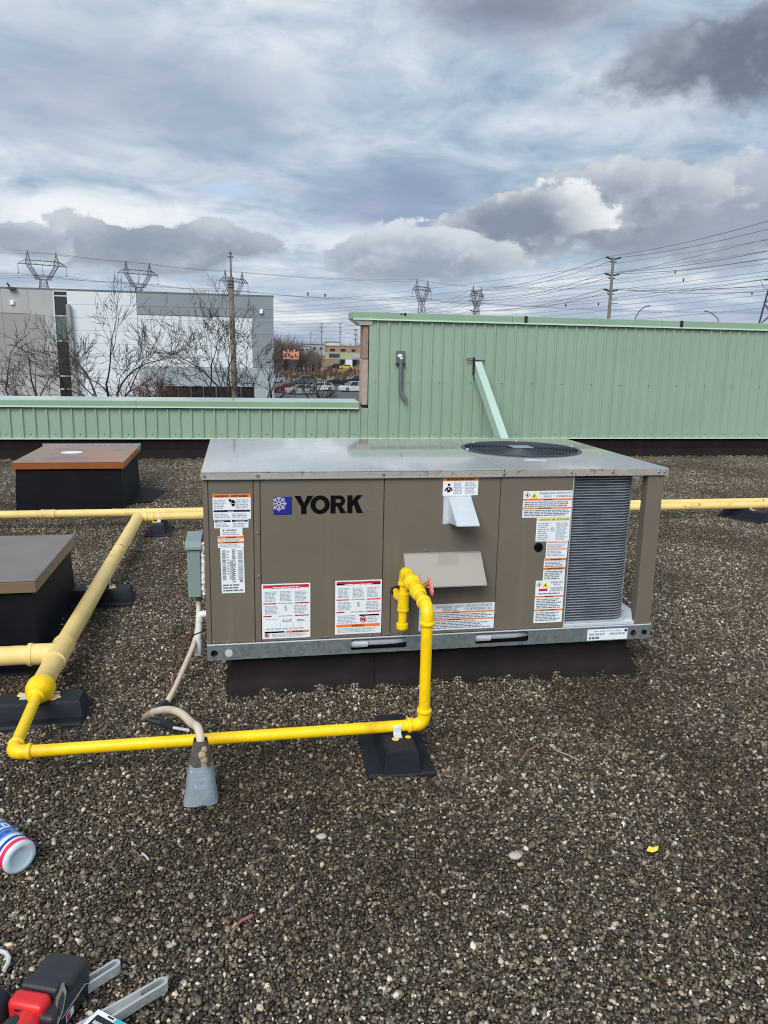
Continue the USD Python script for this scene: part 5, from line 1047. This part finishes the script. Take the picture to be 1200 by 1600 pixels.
# parked cars
CP = {}
def carpaint(n, rgb): M['car_'+n] = flat('car_paint_'+n, rgb, 0.25)
for n, c_ in dict(white=srgb(190, 194, 198), black=srgb(30, 32, 36), grey=srgb(96, 100, 104), silver=srgb(150, 154, 158), red=srgb(112, 38, 36), yellow=srgb(206, 168, 50)).items(): carpaint(n, c_)
def car(x, y, head, colr, label, suv=True, group='cars in the parking lot', z=GZ+.02):
    t = thing('parked_car', label, 'car', (x, y, z), head, group)
    Lc, W, H = (4.6, 1.85, 1.68) if suv else (4.7, 1.8, 1.42)
    low = [(-2.3, .28), (-2.28, .75), (-2.15, .92), (-1.2, 1.0), (2.0, .98), (2.28, .85), (2.3, .3), (1.9, .2), (-1.9, .2)]
    m = MB(); m.poly(sg.Polygon(low), W, lambda V: np.stack([V[:, 0], V[:, 2]-W/2, V[:, 1]], 1))
    for xx in (-1.4, 1.4): pass
    part(t, 'body', m, 'car_'+colr, smooth=40)
    top = [(-1.15, 1.0), (-.45, H), (1.75 if suv else 1.15, H-.03), (2.1 if suv else 1.9, .98)]
    Pt = []
    for (a, b) in top:
        k = .72 if b > 1.1 else .88
        Pt += [(a, -W/2*k, b), (a, W/2*k, b)]
    m = MB(); m.hull(Pt); gl = part(t, 'windows', m, 'glass', smooth=False)
    m = MB(); m.hull([(-.5, -W/2*.73, H-.06), (-.5, W/2*.73, H-.06), (1.8 if suv else 1.2, -W/2*.73, H-.08), (1.8 if suv else 1.2, W/2*.73, H-.08), (-.35, -W/2*.66, H+.02), (-.35, W/2*.66, H+.02), (1.6 if suv else 1.05, -W/2*.66, H), (1.6 if suv else 1.05, W/2*.66, H)])
    part(t, 'roof', m, 'car_'+colr, smooth=False)
    m = MB()
    for a0, b0 in ((-1.15, -.45), (.55, .6), (1.95, 1.7)):
        for s_ in (-1, 1): m.bar((a0, s_*W/2*.885, 1.0), (b0, s_*W/2*.735, H-.03), .09, .05)
    part(t, 'pillars', m, 'car_'+colr, smooth=False)
    for xx in (-1.42, 1.42):
        for s_ in (-1, 1):
            m = MB(); m.cyl((xx, s_*(W/2-.2), .34), (xx, s_*(W/2+.012), .34), .34, n=18); w_ = part(t, 'wheel', m, 'black')
            m = MB(); m.cyl((xx, s_*(W/2+.013), .34), (xx, s_*(W/2+.025), .34), .2, n=12); part(w_, 'rim', m, 'galv')
    for s_ in (-.62, .62):
        m = MB(); m.cbox(-2.31, -2.22, s_-.2, s_+.2, .66, .80, .02); part(t, 'headlight', m, 'frame')
        m = MB(); m.cbox(2.22, 2.315, s_-.18, s_+.18, .72, .88, .02); part(t, 'tail_light', m, 'red')
    return t
def park(px, py, head, colr, label, suv=True): q = at_z(px, py, GZ); car(q[0], q[1], head, colr, label, suv)
park(552, 612, .25, 'white', 'white car parked at the foot of the brown masonry pier')
park(527, 602, .1, 'black', 'black car parked end to end with the dark one by the pier', False)
park(557, 600, .05, 'black', 'dark car just above the white one by the pier')
park(446, 613, .4, 'red', 'dull red car half hidden by twigs at the warehouse corner', False)
park(470, 616, .2, 'silver', 'silver car behind the small twiggy tree, right of the red one', False)
park(428, 598, .9, 'white', 'white van-like car peeping out beside the warehouse corner')
park(476, 600, .2, 'grey', 'grey car in the second row behind the small twiggy tree')
park(500, 611, .2, 'white', 'pale car behind the trunk of the small twiggy tree', False)
q = at_y(540, 571, 262); car(q[0], q[1], .1, 'yellow', 'yellow car driving on the far road', False, None, GZ+.03)
q = at_y(523, 570, 262); car(q[0], q[1], .1, 'black', 'black car driving on the far road ahead of the yellow one', True, None, GZ+.03)

# transmission towers
TH = 52.0
def pylon(px, toppx, label, rot, gapx=1.0):
    ztop = TH+GZ; hpx = 545+.0206*(px-500); zc = CAM[2]
    lo, hi = 100.0, 900.0
    for _ in range(50):
        mid = (lo+hi)/2
        if at_y(px, toppx, mid)[2] > ztop: hi = mid
        else: lo = mid
    c = at_y(px, toppx, lo); t = thing('transmission_tower', label, 'transmission tower', (c[0], lo, GZ), rot, 'lattice transmission towers on the skyline')
    W = .26; w = .15
    wz, az, bz, h = TH-13.8, TH-6.3, TH-4.3, TH
    legs = []
    for sx in (-1, 1):
        for sy in (-1, 1):
            m = MB(); m.bar((sx*5.2, sy*4.2, 0), (sx*1.5, sy*1.2, wz), W); part(t, 'leg', m, 'lattice', smooth=False)
    m = MB(); zs_ = np.linspace(0, wz, 8)
    for k in range(7):
        f0, f1 = zs_[k]/wz, zs_[k+1]/wz; a0, a1, b0, b1 = 5.2-3.7*f0, 5.2-3.7*f1, 4.2-3.0*f0, 4.2-3.0*f1
        for s_ in (-1, 1):
            for e in (-1, 1): m.bar((-e*a0, s_*b0, zs_[k]), (e*a1, s_*b1, zs_[k+1]), w); m.bar((s_*a0, -e*b0, zs_[k]), (s_*a1, e*b1, zs_[k+1]), w)
            m.bar((-a1, s_*b1, zs_[k+1]), (a1, s_*b1, zs_[k+1]), w)
    part(t, 'bracing', m, 'lattice', smooth=False)
    m = MB()
    for sy in (-1, 1): m.bar((-4.6, sy*.9, wz+2), (4.6, sy*.9, wz+2), w*1.3); m.bar((-4.2, sy*.9, wz+.2), (4.2, sy*.9, wz+.2), w)
    for k in range(8): m.bar((-4.4+1.1*k, -.9, wz+.2), (-3.3+1.1*k, -.9, wz+2), w)
    part(t, 'waist_beam', m, 'lattice', smooth=False)
    for s_ in (-1, 1):
        m = MB()
        for sy in (-1, 1): m.bar((s_*1.6, sy*1.0, wz), (s_*6.2, sy*.9, az), W); m.bar((s_*3.2, sy*1.0, wz), (s_*8.0, sy*.9, az), W)
        for k in range(5):
            f0, f1 = k/5, (k+1)/5; z0_, z1_ = wz+(az-wz)*f0, wz+(az-wz)*f1
            m.bar((s_*(1.6+4.6*f0), -1, z0_), (s_*(3.2+4.8*f1), -1, z1_), w); m.bar((s_*(3.2+4.8*f0), 1, z0_), (s_*(1.6+4.6*f1), 1, z1_), w)
        part(t, 'arm', m, 'lattice', smooth=False)
        m = MB()
        for sx in (-1, 1):
            for sy in (-1, 1): m.bar((s_*7.0+sx*1.3, sy*.9, az), (s_*7.0, 0, h), W*.8)
        for k in range(3): z0_ = az+(h-az)*k/3.5; q_ = 1.3*(1-k/3.5); m.bar((s_*7-q_, -.7*(1-k/3.5), z0_), (s_*7+q_*.7, -.5*(1-k/3.5), z0_+2.2), w)
        m.sphere((s_*7.0, 0, h), .35, 1)
        part(t, 'peak', m, 'lattice', smooth=False)
    m = MB()
    for sy in (-1, 1): m.bar((-8.2, sy*.9, bz), (8.2, sy*.9, bz), W); m.bar((-8.2, sy*.9, az), (8.2, sy*.9, az), W)
    for s_ in (-1, 1):
        for sy in (-1, 1): m.bar((s_*8.2, sy*.9, bz), (s_*12.0, 0, az-.2), W); m.bar((s_*8.2, sy*.9, az), (s_*12.0, 0, az-.2), W)
    for k in range(10): m.bar((-8.2+1.64*k, -.9, az if k % 2 else bz), (-6.56+1.64*k, -.9, bz if k % 2 else az), w)
    part(t, 'crossarm', m, 'lattice', smooth=False)
    out = []
    for x in (-12.0, 0, 12.0):
        m = MB(); m.bar((x, 0, az-.2), (x, 0, az-4.6), .16); m.sphere((x, 0, az-4.8), .35, 1); part(t, 'insulator', m, 'insul', smooth=False)
        out.append((c[0]+x*math.cos(rot), lo+x*math.sin(rot), GZ+az-4.9))
    for x in (-7.0, 7.0): out.append((c[0]+x*math.cos(rot), lo+x*math.sin(rot), GZ+h))
    return out
P1 = pylon(65, 394, 'lattice transmission tower above the far left corner of the warehouse roof', .50)
P2 = pylon(215, 410, 'lattice transmission tower above the white part of the warehouse', .55)
P3 = pylon(365, 424, 'lattice transmission tower half behind the wooden pole mast', .75)
P4 = pylon(660, 438, 'lattice transmission tower left of the tapered pole above the green wall', .80)
P5 = pylon(746, 448, 'lattice transmission tower behind the transmission pole above the green wall', .85)

def tpole(px, toppx, H, label, name='transmission_pole', lean=0.0, arms=True):
    ztop = H+GZ; lo, hi = 30.0, 900.0
    for _ in range(50):
        mid = (lo+hi)/2
        if at_y(px, toppx, mid)[2] > ztop: hi = mid
        else: lo = mid
    c = at_y(px, toppx, lo); t = thing(name, label, 'power pole', (c[0], lo, GZ), 0)
    m = MB(); m.tube([(0, 0, -.1), (0, 0, H)], [.34, .17], 12); part(t, 'pole', m, 'conc', smooth=60); out = []
    if arms:
        for k, z in enumerate((H-.15, H-2.3, H-4.4)):
            for s_ in (-1, 1):
                m = MB(); m.tube([(s_*.15, 0, z-.12), (s_*1.05, 0, z+.14)], [.11, .14], 8); m.tube([(s_*.15, 0, z-.5), (s_*.5, 0, z-.45)], .09, 6); part(t, 'insulator', m, 'insul'); out.append((c[0]+s_*1.05, lo, GZ+z+.18))
        m = MB(); m.bar((0, -.1, H-5.6), (1.1, -.1, H-5.5), .10); m.bar((0, -.1, H-6.2), (1.1, -.1, H-6.1), .10); part(t, 'bracket', m, 'lattice', smooth=False)
    return out, c, lo
S1, c1, d1 = tpole(958.5, 402, 20.0, 'tapered concrete power pole with stubby insulators above the green wall')
m = MB(); 
S2, c2, d2 = tpole(743.5, 454, 20.0, 'concrete power pole standing in front of the lattice tower, right of centre')
S4, c4, d4 = tpole(531.5, 505, 20.0, 'tallest of the thin far poles, above the green fascia')
S3, c3, d3 = tpole(556, 514, 15.0, 'thin far pole nearest to the brown masonry pier')
S5, c5, d5 = tpole(502.5, 505, 20.0, 'thin far pole left of the tallest one, over the pale road')
S6, c6, d6 = tpole(485.5, 519, 20.0, 'most distant thin pole beside the bare wood')
# dead-end lattice tower just right of the frame
RT = np.array(at_y(1222, 500, 150.0)); rt = thing('transmission_tower', 'lattice dead-end tower at the right edge with strain insulators', 'transmission tower', (RT[0], 150.0, GZ), .3)
zt = [at_y(1200, py, 150)[2]-GZ for py in (372, 437)]
for sx in (-1, 1):
    for sy in (-1, 1): m = MB(); m.bar((sx*4.6, sy*4.6, 0), (sx*.8, sy*.8, zt[0]+5), .26); part(rt, 'leg', m, 'insul', smooth=False)
m = MB(); Ht = zt[0]+5
for k in range(8):
    f0, f1 = k/8, (k+1)/8; a0, a1 = 4.6-3.8*f0, 4.6-3.8*f1
    for s_ in (-1, 1):
        for e in (-1, 1): m.bar((-e*a0, s_*a0, Ht*f0), (e*a1, s_*a1, Ht*f1), .14); m.bar((s_*a0, -e*a0, Ht*f0), (s_*a1, e*a1, Ht*f1), .14)
part(rt, 'bracing', m, 'lattice', smooth=False)
RA = []
for k, z in enumerate(zt):
    for s_ in (-1, 1):
        m = MB()
        for sy in (-1, 1): m.bar((s_*.8, sy*.8, z+1.2), (s_*4.6, 0, z), .16); m.bar((s_*.8, sy*.8, z), (s_*4.6, 0, z), .16)
        m.bar((s_*3.4, 0, z), (s_*3.4, 0, z-2.4), .12); part(rt, 'crossarm', m, 'insul', smooth=False)
    o = np.array([RT[0]-4.6*math.cos(.3), 150-4.6*math.sin(.3), GZ+z]); m = MB()
    tgt = np.array(P5[0 if k == 0 else 1])+np.array([0, 0, 8.0 if k == 0 else 0]); dv = tgt-o; dv /= np.linalg.norm(dv)
    ro = rotm(-.3, (0, 0, 1))[:3, :3]; lo_ = ro@(o-np.array([RT[0], 150, GZ])); ld = ro@dv
    m.tube([lo_+ld*1.2, lo_+ld*3.4], .17, 6); m.bar(lo_, lo_+ld*5, .06); m.tube([lo_+ld*5, lo_+ld*3.4-np.array([0, 0, 1.6]), lo_+ld*1.0-np.array([0, 0, 2.3])], .05, 4); part(rt, 'strain_insulator', m, 'insul', smooth=False)
    RA.append((o+dv*5, tgt))

# overhead cables, each one its own thing
def cable(points, sag, r, label, group):
    pts = []
    for a, b in zip(points[:-1], points[1:]):
        a, b = np.array(a), np.array(b)
        for t in np.linspace(0, 1, 14)[(0 if not pts else 1):]: pts.append(a+(b-a)*t-np.array([0, 0, 4*sag*np.linalg.norm(b-a)/100*t*(1-t)]))
    m = MB(); m.tube(pts, r, 4, False); solo('power_cable', m, 'cable', label, 'power cable', group)
G1 = 'cables strung between the lattice towers'
PN = ('under the near left tips of the crossarms', 'under the middle of the crossarms', 'under the right tips of the crossarms', 'over the left peaks', 'over the right peaks')
for k in range(5):
    e0 = np.array(P1[k])+np.array([-260., -30, 2]); e1 = np.array(P5[k])+np.array([330., -250, 4])
    cable([e0, P1[k], P2[k], P3[k], P4[k], P5[k], e1], 2.2 if k < 3 else 1.4, .085, 'grey skyline cable hung '+PN[k]+' of the lattice towers', G1)
G2 = 'cables carried by the concrete poles'
nxt = [at_y(px_, py_, 66.0) for px_, py_ in ((1290, 318), (1300, 330), (1292, 372), (1302, 384), (1292, 436), (1302, 448))]
for k in range(6):
    cable([nxt[k], S1[k], S2[k], S4[k], S5[k], S6[k]], 1.6, .036 if k else .036, 'grey cable on the '+('left' if k % 2 == 0 else 'right')+' insulators of the '+('top', 'middle', 'lowest')[k//2]+' tier of the concrete poles', G2)
G3 = 'cables running from the right edge into the distance'
for k, (py0, d0, px1, py1, dd1) in enumerate(((366, 150, 370, 478, 330), (384, 150, 370, 484, 330), (398, 150, 370, 490, 330), (405, 150, 370, 492, 400), (418, 150, 370, 497, 400), (425, 150, 370, 503, 400), (430, 150, 370, 508, 420), (448, 160, 370, 512, 420), (456, 160, 370, 517, 420), (468, 170, 370, 523, 440), (478, 170, 370, 528, 440))):
    cable([at_y(1290, py0-6, d0-6), at_y(px1, py1, dd1)], 1.0, .045, 'grey cable from the right edge into the distance, '+('topmost', 'second from the top', 'third from the top', 'fourth from the top', 'fifth from the top', 'sixth from the top', 'fifth from the bottom', 'fourth from the bottom', 'third from the bottom', 'second from the bottom', 'lowest')[k]+' of them', G3)
for (a, b), w_ in zip(RA, ('upper', 'lower')): cable([a, b], 1.0, .06, 'grey cable anchored to the '+w_+' arm of the dead-end tower at the right edge', 'cables anchored to the dead-end tower')
# marker balls on the cables
for k, (px, py) in enumerate(((481, 459), (508, 461), (884, 476), (935, 475), (1055, 425), (1068, 437), (1175, 458))):
    q = at_y(px, py, 200); m = MB(); m.cyl(q-Z*.5, q+Z*.3, .16, .22, n=8); solo('line_damper', m, 'insul', 'small spacer on the overhead cables, '+('leftmost of all', 'second from the left', 'left one just left of the concrete pole', 'right one just left of the concrete pole', 'upper one right of the concrete pole', 'lower one right of the concrete pole', 'rightmost of all')[k], 'cable spacer', 'spacers on the overhead cables')

# street lamps above the wall
def lamp(label, pts, depth):
    Q = [at_y(a, b, depth) for a, b in pts]; t = thing('street_lamp', label, 'street lamp')
    m = MB(); m.tube([(Q[0][0], depth, GZ), Q[0]]+Q[1:-1], [.11]*2+[.06]*(len(Q)-2), 8); part(t, 'pole', m, 'lattice', smooth=60)
    d = (Q[-1]-Q[-2]); d /= np.linalg.norm(d); m = MB(); m.hull([Q[-2]+np.array([0, s_*.12, z_]) for s_ in (-1, 1) for z_ in (-.03, .05)]+[Q[-1]+np.array([0, s_*.14, z_]) for s_ in (-1, 1) for z_ in (-.07, .05)]); part(t, 'lamp_head', m, 'conduitgrey')
lamp('curved street lamp arm reaching right over the green wall', [(990, 520), (993, 496), (999, 486), (1007, 479.5), (1015, 477.5)], 75)
lamp('street lamp arm slanting left near the right end of the green wall', [(1124, 520), (1122, 498), (1114, 491), (1108, 487.5), (1101, 486)], 85)

# ================================================================== things lying in the foreground
# bottle on its side
bo_ = thing('plastic_bottle', 'pale plastic tub with a blue label and red rim stripe lying at the left edge', 'bottle')
ax = np.array([-.70, .714, 0.06]); ax /= np.linalg.norm(ax); bc = at_z(33, 1341, .052); R = .050
def bl(p): return np.array(bc)+ax*p
for nm, prof, mat in (('base', [(.0001, .006), (R*.55, .006), (R*.66, .001), (R*.80, 0), (R*.95, .003), (R, .010), (R*.985, .013)], 'plasticw'), ('red_stripe', [(R*.985, .013), (R*1.003, .0132), (R*1.003, .027), (R*.985, .0272)], 'bottlered'), ('white_stripe', [(R*.985, .0272), (R*1.001, .0274), (R*1.001, .034), (R*.985, .0342)], 'white'), ('dark_stripe', [(R*.985, .0342), (R*1.002, .0344), (R*1.002, .045), (R*.985, .0452)], 'bottledeep'), ('pale_stripe', [(R*.985, .0452), (R*1.001, .0454), (R*1.001, .060), (R*.985, .0602)], 'plasticw'), ('label_wrap', [(R*.985, .0602), (R*1.002, .0604), (R*1.002, .15), (R*.985, .1502)], 'bottleblue'), ('shoulder', [(R*.985, .1502), (R, .16), (R*.8, .19), (R*.4, .20), (.018, .205), (.018, .235), (.0001, .236)], 'plasticw')):
    m = MB(); m.lathe(prof, bc, 40, ax); part(bo_, nm, m, mat, smooth=50)
a1 = np.cross(ax, (0, 0, 1.0)); a1 /= np.linalg.norm(a1); b1 = np.cross(ax, a1)
def onbottle(V, along0, ang0, r_):
    th = ang0+V[:, 0]/r_; return np.array(bc)+ax*(along0+V[:, 1][:, None]*0+0)[:, :] if False else np.array(bc)+np.outer(along0+V[:, 1], ax)+(r_+V[:, 2])[:, None]*(np.cos(th)[:, None]*a1+np.sin(th)[:, None]*b1)
for txt, al, hg, mat, st in (('GOLD', .100, .026, 'white', 0), ('cleaner', .070, .013, 'bottledeep', .0)):
    tm = meshkit.text_mesh(txt, hg, .0006, bold=True); V = np.array(tm.vertices); V[:, 0] -= V[:, 0].max()*.5
    for sgn in (1,):
        ang = math.atan2((np.array([.2, -.6, .75])@b1), (np.array([.2, -.6, .75])@a1)); W_ = V.copy(); 
        m = MB(); m.add(onbottle(np.c_[W_[:, 0], W_[:, 1], W_[:, 2]], al, ang, R*1.003), tm.faces); part(bo_, 'lettering', m, mat, smooth=False)

# cordless tool: red body, dark battery at its far end
def frame_at(o, rz): 
    c_, s_ = math.cos(rz), math.sin(rz); return lambda m: m.xf(np.array([[c_, -s_, 0, o[0]], [s_, c_, 0, o[1]], [0, 0, 1, o[2]], [0, 0, 0, 1.0]]))
ct = thing('cordless_tool', 'red cordless power tool lying with its dark battery pack away from the camera', 'power tool')
F_ = frame_at(at_z(93, 1549, .04)*np.array([1, 1, 0]), -.36)
def rbox(x0, x1, y0, y1, z0, z1, r): 
    m = MB(); P_ = []
    for cx_ in (x0+r, x1-r):
        for cy_ in (y0+r, y1-r):
            for cz_ in (z0+r, z1-r):
                s_ = trimesh.creation.icosphere(1, r); P_.append(s_.vertices+np.array([cx_, cy_, cz_]))
    return m.hull(np.vstack(P_))
m = rbox(-.060, .046, -.030, .062, .002, .092, .014); part(ct, 'battery_pack', F_(m), 'toolblack', smooth=40)
m = rbox(-.064, .030, -.052, -.020, .004, .096, .010); part(ct, 'battery_rail', F_(m), 'toolblack', smooth=40)
m = rbox(.006, .050, -.100, .052, .004, .070, .012); part(ct, 'battery_cheek', F_(m), 'toolblack', smooth=40)
SH = np.array([.0195, 0, 0])
m = MB(); m.hull([np.array(q_)+SH for q_ in ((.0305, -.085, .012), (.0305, .040, .012), (.0305, .040, .058), (.0305, -.085, .058), (.034, -.080, .016), (.034, .035, .016), (.034, .035, .054), (.034, -.080, .054))]); pn = part(ct, 'side_panel', F_(m), 'toolpanel', smooth=False)
m = MB(); m.box(.0537, .0542, -.060, -.030, .022, .042); part(pn, 'badge', F_(m), 'white', smooth=False)
m = MB(); m.box(.0543, .0548, -.057, -.045, .024, .040); part(pn, 'badge_red', F_(m), 'red', smooth=False)
m = MB(); m.box(.0537, .0542, -.030, -.005, .046, .051); part(pn, 'print', F_(m), 'toolred', smooth=False)
m = MB(); m.tube([(.0545, -.078, .05), (.0545, .02, .052), (.0545, .034, .04), (.0545, .034, .018)], .0012, 5); part(pn, 'edge_line', F_(m), 'grey')
m = MB(); P3 = [(.030, -.030, .098), (.046, -.044, .090), (.052, -.070, .066), (.050, -.088, .046), (.036, -.078, .050), (.026, -.052, .076), (.030, -.030, .098)]
off = np.array([.006, -.004, .004]); m.hull([np.array(q_)+o_ for q_ in P3 for o_ in (off*0, off)]); la = part(ct, 'battery_latch', F_(m), 'latch', smooth=40)
cen = np.mean(np.array(P3[:-1]), 0); m = MB(); m.hull([cen+(np.array(q_)-cen)*.62+off*k_ for q_ in P3 for k_ in (1.0, 1.25)]); part(la, 'latch_grip', F_(m), 'toolpanel', smooth=False)
m = rbox(-.068, .022, -.098, -.050, .006, .092, .016); part(ct, 'tool_foot', F_(m), 'toolred', smooth=45)
m = MB(); m.hull(np.vstack([trimesh.creation.icosphere(1, .026).vertices*np.array([1.2, 1, 1.2])+np.array(c_) for c_ in ((-.015, -.075, .052), (-.012, -.13, .048), (.0, -.19, .042))])); part(ct, 'handle', F_(m), 'toolred', smooth=60)
m = MB(); m.hull(np.vstack([trimesh.creation.icosphere(1, .029).vertices*np.array([1.15, 1, 1.2])+np.array(c_) for c_ in ((-.026, -.125, .048), (-.016, -.24, .042))])); part(ct, 'rubber_grip', F_(m), 'toolblack', smooth=60)
for z_ in (.058, .072):
    m = MB(); m.cbox(-.044, -.019, -.0992, -.0975, z_, z_+.006, .0004); part(ct, 'vent_slot', F_(m), 'dark', smooth=False)
m = MB(); m.cyl((.02, -.25, .055), (-.04, -.31, .055), .04, n=20); part(ct, 'motor_housing', F_(m), 'toolred')

# pipe wrenches: I-section handle with a hanging loop
def wrench(label, pe, pi, zc, hw=.0165, Lw=.34):
    t = thing('pipe_wrench', label, 'pipe wrench'); a, b = at_z(*pe, zc), at_z(*pi, zc); d = (b-a)*np.array([1, 1, 0]); d /= np.linalg.norm(d); n_ = np.array([-d[1], d[0], 0])
    def pl(V): return a+np.outer(V[:, 0], d)+np.outer(V[:, 1], n_)+np.outer(V[:, 2]-.012, Z)
    outer = sg.LineString([(hw*.8, 0), (.10, 0), (Lw*.75, 0)]).buffer(hw*.82, quad_segs=8).union(sg.Polygon([(.06, -hw*.82), (Lw*.75, -hw*1.25), (Lw*.75, hw*1.25), (.06, hw*.82)]))
    loop = outer.difference(outer.buffer(-.0066))
    m = MB(); m.poly(loop, .024, pl); part(t, 'handle_rim', m, 'alu', smooth=30)
    web = outer.buffer(-.0052).difference(sg.LineString([(hw*.8, 0), (.058, 0)]).buffer(hw*.45))
    m = MB(); m.poly(web, .008, lambda V: pl(V+np.array([0, 0, .011]))); part(t, 'handle_web', m, 'aludark', smooth=30)
    m = MB(); m.poly(sg.box(Lw*.75, -hw*1.6, Lw*.95, hw*1.7), .026, pl); part(t, 'head', m, 'toolred', smooth=False)
    m = MB(); m.poly(sg.Polygon([(Lw*.95, -hw*2.6), (Lw*1.02, -hw*2.6), (Lw*1.02, hw*1.6), (Lw*.95, hw*1.2)]), .022, pl); part(t, 'hook_jaw', m, 'steel', smooth=False)
wrench('cast aluminium pipe wrench handle partly hidden behind the battery', (187, 1507), (125, 1546), .026)
wrench('cast aluminium pipe wrench handle nearest to the bottom edge', (261, 1535), (165, 1592), .030, .0175)
# black and white carton
cb = thing('tool_carton', 'black and white carton with teal corner at the bottom edge', 'carton')
o = at_z(160, 1580, .05); ex = at_z(217, 1611, .05)-o; ex /= np.linalg.norm(ex); ey = np.array([ex[1], -ex[0], 0]); 
def cbx(u0, u1, v0, v1, z0_, z1_):
    m = MB(); m.hull([np.array([o[0], o[1], 0])+ex*u*np.array([1, 1, 0])+ey*v+Z*z for u in (u0, u1) for v in (v0, v1) for z in (z0_, z1_)]); return m
part(cb, 'carton_body', cbx(-.012, .20, -.0, .13, .001, .050), 'white', smooth=False)
part(cb, 'dark_face', cbx(-.002, .195, .012, .125, .0502, .0510), 'toolpanel', smooth=False)
part(cb, 'teal_corner', cbx(.045, .19, -.0006, .0105, .0502, .0510), 'teal', smooth=False)
part(cb, 'hand_slot', cbx(.022, .040, .003, .0065, .0502, .0512), 'dark', smooth=False)
tm = meshkit.text_mesh('MASTER', .0085, .0006, bold=True); V = np.array(tm.vertices); V[:, 0] *= .9
m = MB(); m.add(np.array([o[0], o[1], 0])+np.outer(V[:, 0]+.004, ex*np.array([1, 1, 0]))+np.outer(.034-V[:, 1], ey)+np.outer(V[:, 2]+.0511, Z), tm.faces); part(cb, 'lettering', m, 'white', smooth=False)
# dark rounded bag at the corner, hook rod, scraps
bg = thing('tool_bag', 'black rounded tool bag cut off by the bottom left corner', 'bag'); q = at_z(-30, 1600, .0)
m = rbox(q[0]-.16, q[0]+.066, q[1]-.24, q[1]+.035, .0, .075, .03); part(bg, 'pouch', m, 'bagblack', smooth=60)
m = MB(); m.tube([(q[0]-.14, q[1]-.18, .072), (q[0]-.05, q[1]-.10, .095), (q[0]+.02, q[1]-.18, .072)], .008, 8); part(bg, 'carry_strap', m, 'bagblack')
m = MB(); m.tube([at_z(a_, b_, .012) for a_, b_ in ((-22, 1500), (-12, 1489), (0, 1486), (9, 1489), (14, 1497), (12, 1506), (6, 1516))], .0058, 8)
solo('hook_rod', m, 'wirewhite', 'pale bent metal hook lying at the left edge above the tool', 'hook')
def scrap(name, mat, pts, r, label, cat): 
    m = MB(); m.tube([at_z(a_, b_, .010+.004*k) for k, (a_, b_) in enumerate(pts)], r, 6); solo(name, m, mat, label, cat)
scrap('twig', 'twig', ((361, 1462), (368, 1447), (378, 1438), (395, 1430)), .0042, 'curved brown twig on the gravel right of the pipe wrenches', 'twig')
scrap('twig', 'twig', ((818, 1182), (826, 1172), (838, 1166)), .003, 'thin reddish twig on the gravel right of the front pipe support', 'twig')
scrap('twig', 'sealant', ((868, 1172), (888, 1180), (905, 1188)), .003, 'thin pale stalk on the gravel farther right of the front pipe support', 'twig')
scrap('wire_scrap', 'wirewhite', ((222, 1333), (228, 1338), (232, 1343)), .003, 'short pale wire scrap on the open gravel above the wrenches', 'scrap')
q = at_z(1020, 1329, .012); m = MB(); m.add([q+np.array(v_) for v_ in ((-.022, 0, .002), (-.008, .010, .010), (.006, .012, .004), (.020, .004, .012), (.012, -.008, .005), (-.006, -.010, .001), (0, 0, .009))], [(0, 6, 1), (1, 6, 2), (2, 6, 3), (3, 6, 4), (4, 6, 5), (5, 6, 0)]); solo('fallen_leaf', m, 'leaf', 'small curled yellow leaf on the gravel at right', 'leaf')
for px, py, r_, lab in ((805, 1337, .018, 'large pale round stone lying below the front pipe support to the right'), (502, 1307, .014, 'pale grey stone lying below the front pipe run'), (482, 1070, .020, 'grey stone at the foot of the roof curb')):
    q = at_z(px, py, .006); m = MB(); m.sphere(q, r_, 2, (1.2, .9, .55)); solo('loose_stone', m, 'stone', lab, 'stone')
